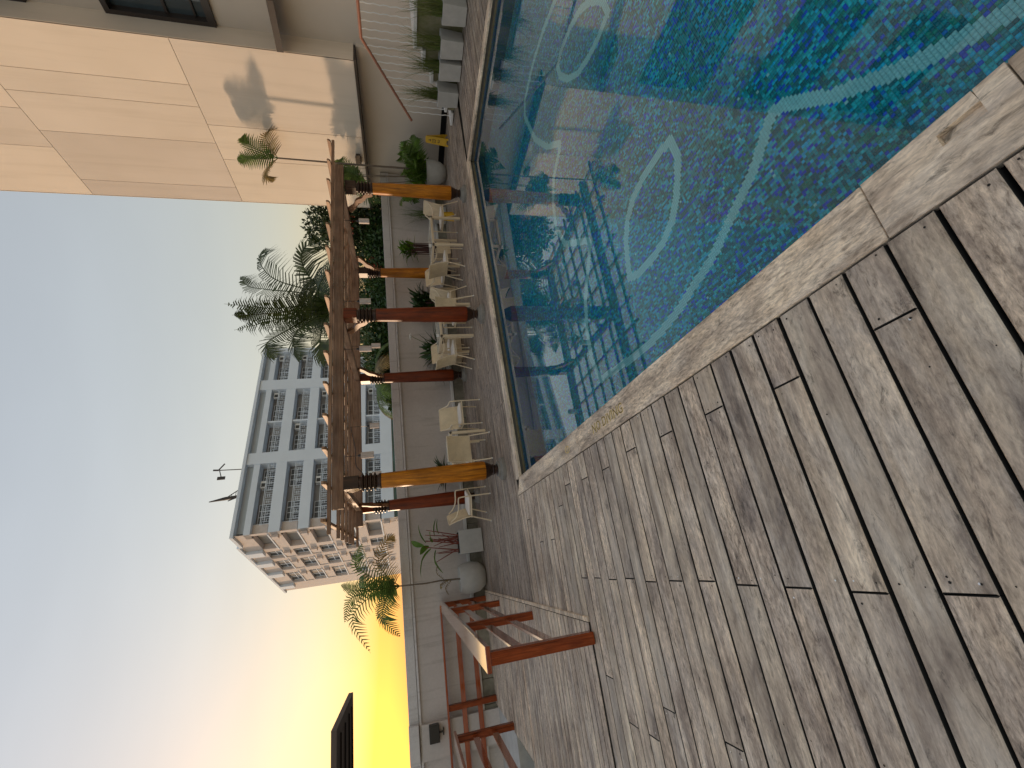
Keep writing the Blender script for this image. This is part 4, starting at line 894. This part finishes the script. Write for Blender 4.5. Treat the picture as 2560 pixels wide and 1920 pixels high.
tree('shrub', (10.6, 13.2, -5), 'dark shrub with orange blossoms seen under the right end of the pergola', [(0,0,6.7,1.0,.9), (-.9,.3,6.9,.9,.8), (.9,.4,6.8,1.0,.9), (1.9,.2,6.6,.8,.9)], 8000, .17, M['leaf_dark'], [[(0,0,0),(0,0,4),(.1,0,6.5)], [(.6,.2,3.5),(.9,.4,5.5),(1.2,.3,6.8)]], 7)
tree('shrub', (7.4, 15.2, -5), 'dark bush behind the wall between the middle posts', [(0,0,6.9,1.2,.8), (1.5,.2,6.7,1.1,.8), (-1.2,.3,6.5,.9,.8)], 7000, .2, M['leaf_dark'], [[(0,0,0),(0,0,4),(.1,0,6.5)]])
tree('shrub', (9.0, 15.6, -5), 'dense dark hedge tree filling the gap behind the right half of the pergola', [(0,0,7.1,1.3,.85), (1.6,.3,7.2,1.3,.85), (3.2,.2,7.0,1.3,.9), (4.6,0,7.2,1.2,.9), (-1.6,.2,6.8,1.2,.8), (.8,.6,6.4,1.4,.7), (2.6,.6,6.3,1.4,.7)], 15000, .19, M['leaf_dark'], [[(0,0,0),(0,0,4),(.1,0,6.5)], [(2.6,.3,0),(2.6,.3,4),(2.8,.3,6.7)]])
# drooping palm behind the middle bay
p2 = empty('fan_palm', (6.1, 14.4, -5)); tag(p2, 'drooping yellowish palm behind the wall under the middle of the pergola', 'palm')
for k in range(9):
    a = k*.75+.3; d = Vector((math.cos(a), math.sin(a), 0)); b0 = Vector((0,0,7.05))
    frond([b0, b0+d*.5+Vector((0,0,.35)), b0+d*1.1+Vector((0,0,.2)), b0+d*1.6-Vector((0,0,.5))], .6, .045, 32, .6, .3, M['leaf_areca'] if k % 3 else M['leaf_dry'], p2, None, .02)
MB().tube([(0,0,0),(.05,0,4),(0,0,7.05)], [.13,.11,.09], 10).build('trunk', M['bark'], p2, smooth=True)
# ------------------------------------------------------------------ white apartment block in the distance
M['bwhite'] = plain('white facade with shade blue', (.82, .89, .96), .8, .04, .6, .3)  # white paint whose blue is the shaded front's tint, mixed into the colour
M['bpink'] = NT('pebble-dash facade with sunset tint'); t = M['bpink']; c = t.ramp(t.noise(t.coord((1,1,1)), 3, 6, .7), [(.3, (.66, .58, .53)), (.7, (.80, .71, .65))]); M['bpink'] = t.fin(c, .85, .3)  # evening sunlight on the side wall painted in as a pink base colour
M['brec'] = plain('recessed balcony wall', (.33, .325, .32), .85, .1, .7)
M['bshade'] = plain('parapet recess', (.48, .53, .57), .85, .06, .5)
M['bglass'] = plain('apartment window glass', (.15, .16, .17), .65, .4, .6, .08)
M['bteal'] = plain('teal street level glazing', (.03, .10, .10), .15, .7, .35, .6)
A1 = R(14); B = empty('apartment_building', (5.45, 50, -5), A1); tag(B, 'white apartment block with balconies and rooftop masts behind the pergola', 'building')
def bp(mb, name, m, parent=None, **k): return mb.build(name, m, parent or B, (0, 0, 5) if parent is None else (0,0,0), **k)   # local z = height above the deck
LX, LY = 24.2, 23.5; RB = 1.3
rows = [(15.2, 16.83), (12.45, 14.15), (9.75, 11.45), (7.05, 8.72), (4.27, 5.98)]
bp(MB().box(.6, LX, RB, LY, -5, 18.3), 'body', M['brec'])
bp(MB().box(-.0, LX, .0, RB-.01, 16.83, 17.42), 'slab', M['bwhite'])
ed = [17.42]+[q for r in rows for q in r[::-1]]
for (lo, hi), (lo2, hi2) in zip(rows[:-1], rows[1:]): bp(MB().box(0, LX-.01, -.02, RB-.01, hi2, lo), 'slab', M['bwhite'])
bp(MB().box(0, LX, -.02, RB-.01, 3.0, 4.27), 'slab', M['bwhite'])
for (a, b) in ((7.7, 9.05), (17.65, 19.1), (23.6, LX+.05)):
    bp(MB().box(a, b, -.06, RB-.012, 2.99, 18.45), 'pier', M['bwhite'])
bp(MB().box(0.02, .7, -.01, RB-.012, 3.0, 4.3), 'pier', M['bwhite'])
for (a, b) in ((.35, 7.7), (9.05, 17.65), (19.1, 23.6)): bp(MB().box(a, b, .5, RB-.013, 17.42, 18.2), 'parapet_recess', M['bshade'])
bp(MB().box(-.25, LX, -.25, 3.0, 18.2, 18.5), 'roof_edge', M['bwhite']); bp(MB().box(-.24, 3.0, 3.0, LY+.3, 18.55, 18.8), 'roof_edge', M['bwhite'])
bp(MB().box(-.0, LX, .05, RB-.02, -5, 2.98), 'street_glazing', M['bteal'])
bp(MB().box(3.0, 9, 3, 9, 18.3, 18.9), 'roof_box', M['bwhite']); bp(MB().box(8, 12, 2, 6, 18.3, 18.75), 'roof_box', M['bwhite'])
# balconies: window, railing and air conditioner for every opening
bays = [(.85, 7.65), (9.1, 13.0), (13.25, 17.6), (19.15, 23.5)]
bp(MB().box(13.02, 13.22, .1, RB-.01, 4.27, 16.83), 'divider', M['bwhite'])
for bi, (a, b) in enumerate(bays):
    for ri, (lo, hi) in enumerate(rows):
        nw = 2 if b-a > 5 else 1
        for k in range(nw):
            w0 = a+.5+k*(b-a)*.55+random.uniform(0, .4); w1 = min(b-.3, w0+random.uniform(1.7, 2.4)); wo = bp(MB().box(w0-.07, w1+.07, RB-.10, RB-.005, lo+.05, hi-.18), 'window', M['bwhite'])
            MB().box(w0, w1, RB-.13, RB-.101, lo+.12, hi-.25).build('pane', M['bglass'], wo)
            bars = MB()
            for q in (.33, .66): xx = w0+(w1-w0)*q; bars.box(xx-.03, xx+.03, RB-.16, RB-.131, lo+.12, hi-.25)
            bars.box(w0, w1, RB-.158, RB-.132, (lo+hi)/2-.03, (lo+hi)/2+.03); bars.build('frame', M['bwhite'], wo)
        rl = MB(); rl.box(a, b, .10, .14, lo+.82, lo+.87); rl.box(a, b, .10, .14, lo+.70, lo+.73); rl.box(a, b, .10, .14, lo+.02, lo+.06)
        for xx in np.arange(a+.1, b, .26): rl.box(xx-.014, xx+.014, .108, .132, lo+.06, lo+.70)
        for xx in np.arange(a+.3, b-.3, .68): rl.box(xx, xx+.34, .11, .13, lo+.30, lo+.34); rl.box(xx, xx+.34, .112, .131, lo+.48, lo+.52)
        bp(rl, 'railing', M['bwhite'])
        if (bi+ri) % 2 == 0 or bi == 3:
            ax = b-.95 if bi else a+4.2; ac = bp(MB().box(ax, ax+.75, .35, .7, lo+.85, lo+1.4), 'air_conditioner', M['white']); MB().box(ax+.1, ax+.5, .33, .349, lo+.92, lo+1.33).build('fan_grille', M['black'], ac)
# side wall catching the sun: bands, windows, stepped blocks
ys_ = [0, .55, 5.0, 6.0, 8.35, 9.65, 13.2, 14.95, 19.5, 20.6, 22.4, LY]
zs_ = [-5, 2.0]; hz = set()
for (lo, hi) in rows[::-1]: zs_ += [lo+.2, hi]
zs_ += [18.55]
mb = MB(); X0 = .0
for i, (a, b) in enumerate(zip(ys_[:-1], ys_[1:])):
    for j, (p, q) in enumerate(zip(zs_[:-1], zs_[1:])):
        hole = i in (1, 3, 5, 7) and j >= 2 and j % 2 == 0 and j < len(zs_)-2
        if hole:
            d = 1.2 if i == 1 else .35
            for u in (((X0,a,p),(X0,a,q),(X0+d,a,q),(X0+d,a,p)), ((X0,b,p),(X0+d,b,p),(X0+d,b,q),(X0,b,q)), ((X0,a,q),(X0,b,q),(X0+d,b,q),(X0+d,a,q)), ((X0,a,p),(X0+d,a,p),(X0+d,b,p),(X0,b,p))): mb.quad(*u)
        else: mb.quad((X0,a,p),(X0,b,p),(X0,b,q),(X0,a,q))
side = bp(mb, 'side_wall', M['bpink'])
for i in (1, 3, 5, 7):
    for j in range(2, len(zs_)-2, 2):
        a, b, p, q = ys_[i], ys_[i+1], zs_[j], zs_[j+1]; d = 1.18 if i == 1 else .33
        wo = bp(MB().box(d-.02, d+.02, a, b, p, q), 'window', M['bglass']); fb = MB(); nb = 3 if b-a > 3 else 2
        for k in range(nb+1): yy = a+(b-a)*k/nb; fb.box(d-.07, d-.021, max(a, yy-.05), min(b, yy+.05), p, q)
        fb.box(d-.065, d-.022, a, b, p, p+.1); fb.box(d-.065, d-.022, a, b, (p+q)/2-.04, (p+q)/2+.04); fb.build('frame', M['bwhite'], wo)
        bp(MB().box(-.12, .02, a-.1, b+.1, p-.16, p-.04), 'sill', M['bwhite'])
        bp(MB().box(-.28, -.004, a+.2, a+.95, p-.95, p-.35), 'air_conditioner', M['bpink']); 
        if i != 1: bp(MB().box(-.06, -.003, b+.15, b+.32, p-1.1, q), 'pipe_chase', M['bpink'])
for k, yy in enumerate((5.0, 9.0, 13.8, 19.9)):
    bp(MB().box(-.35-.0*k, -.005, yy, yy+1.3, 16.9, 18.5), 'roof_pier', M['bwhite'])
# rooftop masts
m1 = bp(MB().tube([(8.0,1.5,18.3),(8.15,1.5,21.4)], .05, 6), 'mast', M['bronze']); MB().tube([(8.15,1.5,21.3),(7.3,1.5,21.0)], .05, 5).tube([(8.15,1.5,21.4),(8.9,1.5,20.9)], .07, 5).box(7.0,7.35,1.45,1.55,20.6,21.35).tube([(8.15,1.5,21.4),(8.2,1.5,21.9)], .1, 5).build('wind_vane', M['bronze'], m1)
m2 = MB(); m2.tube([(4.9,1.5,18.5),(4.75,1.5,20.2),(4.55,1.5,21.65)], [.14,.18,.05], 6); m2.tube([(6.0,1.5,18.5),(4.9,1.5,20.0)], .05, 5)
for q in (.25,.5,.75): m2.tube([(6.0-1.1*q,1.5,18.5+1.5*q),(4.88-.05*q,1.5,18.5+1.5*q)], .03, 5)
m2.tube([(4.9,1.5,18.9),(4.45,1.5,19.9)], [.12,.05], 5); bp(m2, 'lattice_mast', M['bronze'])

# ------------------------------------------------------------------ flat-roofed pavilion at the left edge and low red roof
pv = empty('pavilion', (-8.5, 22, -5)); tag(pv, 'dark flat overhanging roof against the glowing sky at the edge', 'building')
o_ = Vector((8.5, -22, 5))
b = MB(); b.add([tuple(Vector(p)+o_) for p in [(-4.87,20,4.44),(-4.79,25,4.44),(-14,25,4.44),(-14,20,4.44),(-4.87,20,4.63),(-4.79,25,4.63),(-14,25,4.63),(-14,20,4.63)]], [(0,3,2,1),(4,5,6,7),(0,1,5,4),(1,2,6,5),(2,3,7,6),(3,0,4,7)]).build('roof', plain('brown roof fascia', (.12, .09, .075), .7, .1, 2), pv)
for yy in (20.9, 22.1, 23.3, 24.3): MB().box(-14+8.5, -5.2+8.5, yy-22, yy-22+.08, 9.37, 9.438).build('joist', M['bronze'], pv)
MB().box(-13.5+8.5, -8.2+8.5, -1.4, 2.4, 0, 9.36).build('wall', M['brec'], pv)
rr = empty('gabled_house', (-9.5, 24, -5)); tag(rr, 'low brown roof just above the grey wall at the picture edge', 'building')
MB().add([(-6,-1,6.6),(1.6,-1,6.55),(-6,3,6.6),(1.6,3,6.55),(-6,1,8.2),(-.4,1,8.1)], [(0,1,5,4),(3,2,4,5),(1,3,5),(2,0,4),(0,2,3,1)]).build('roof', plain('brown clay roof', (.22, .11, .06), .8, .15, 3), rr)
MB().box(-5.8, 1.2, -.8, 2.8, 0, 6.56).build('wall', M['wall'], rr)
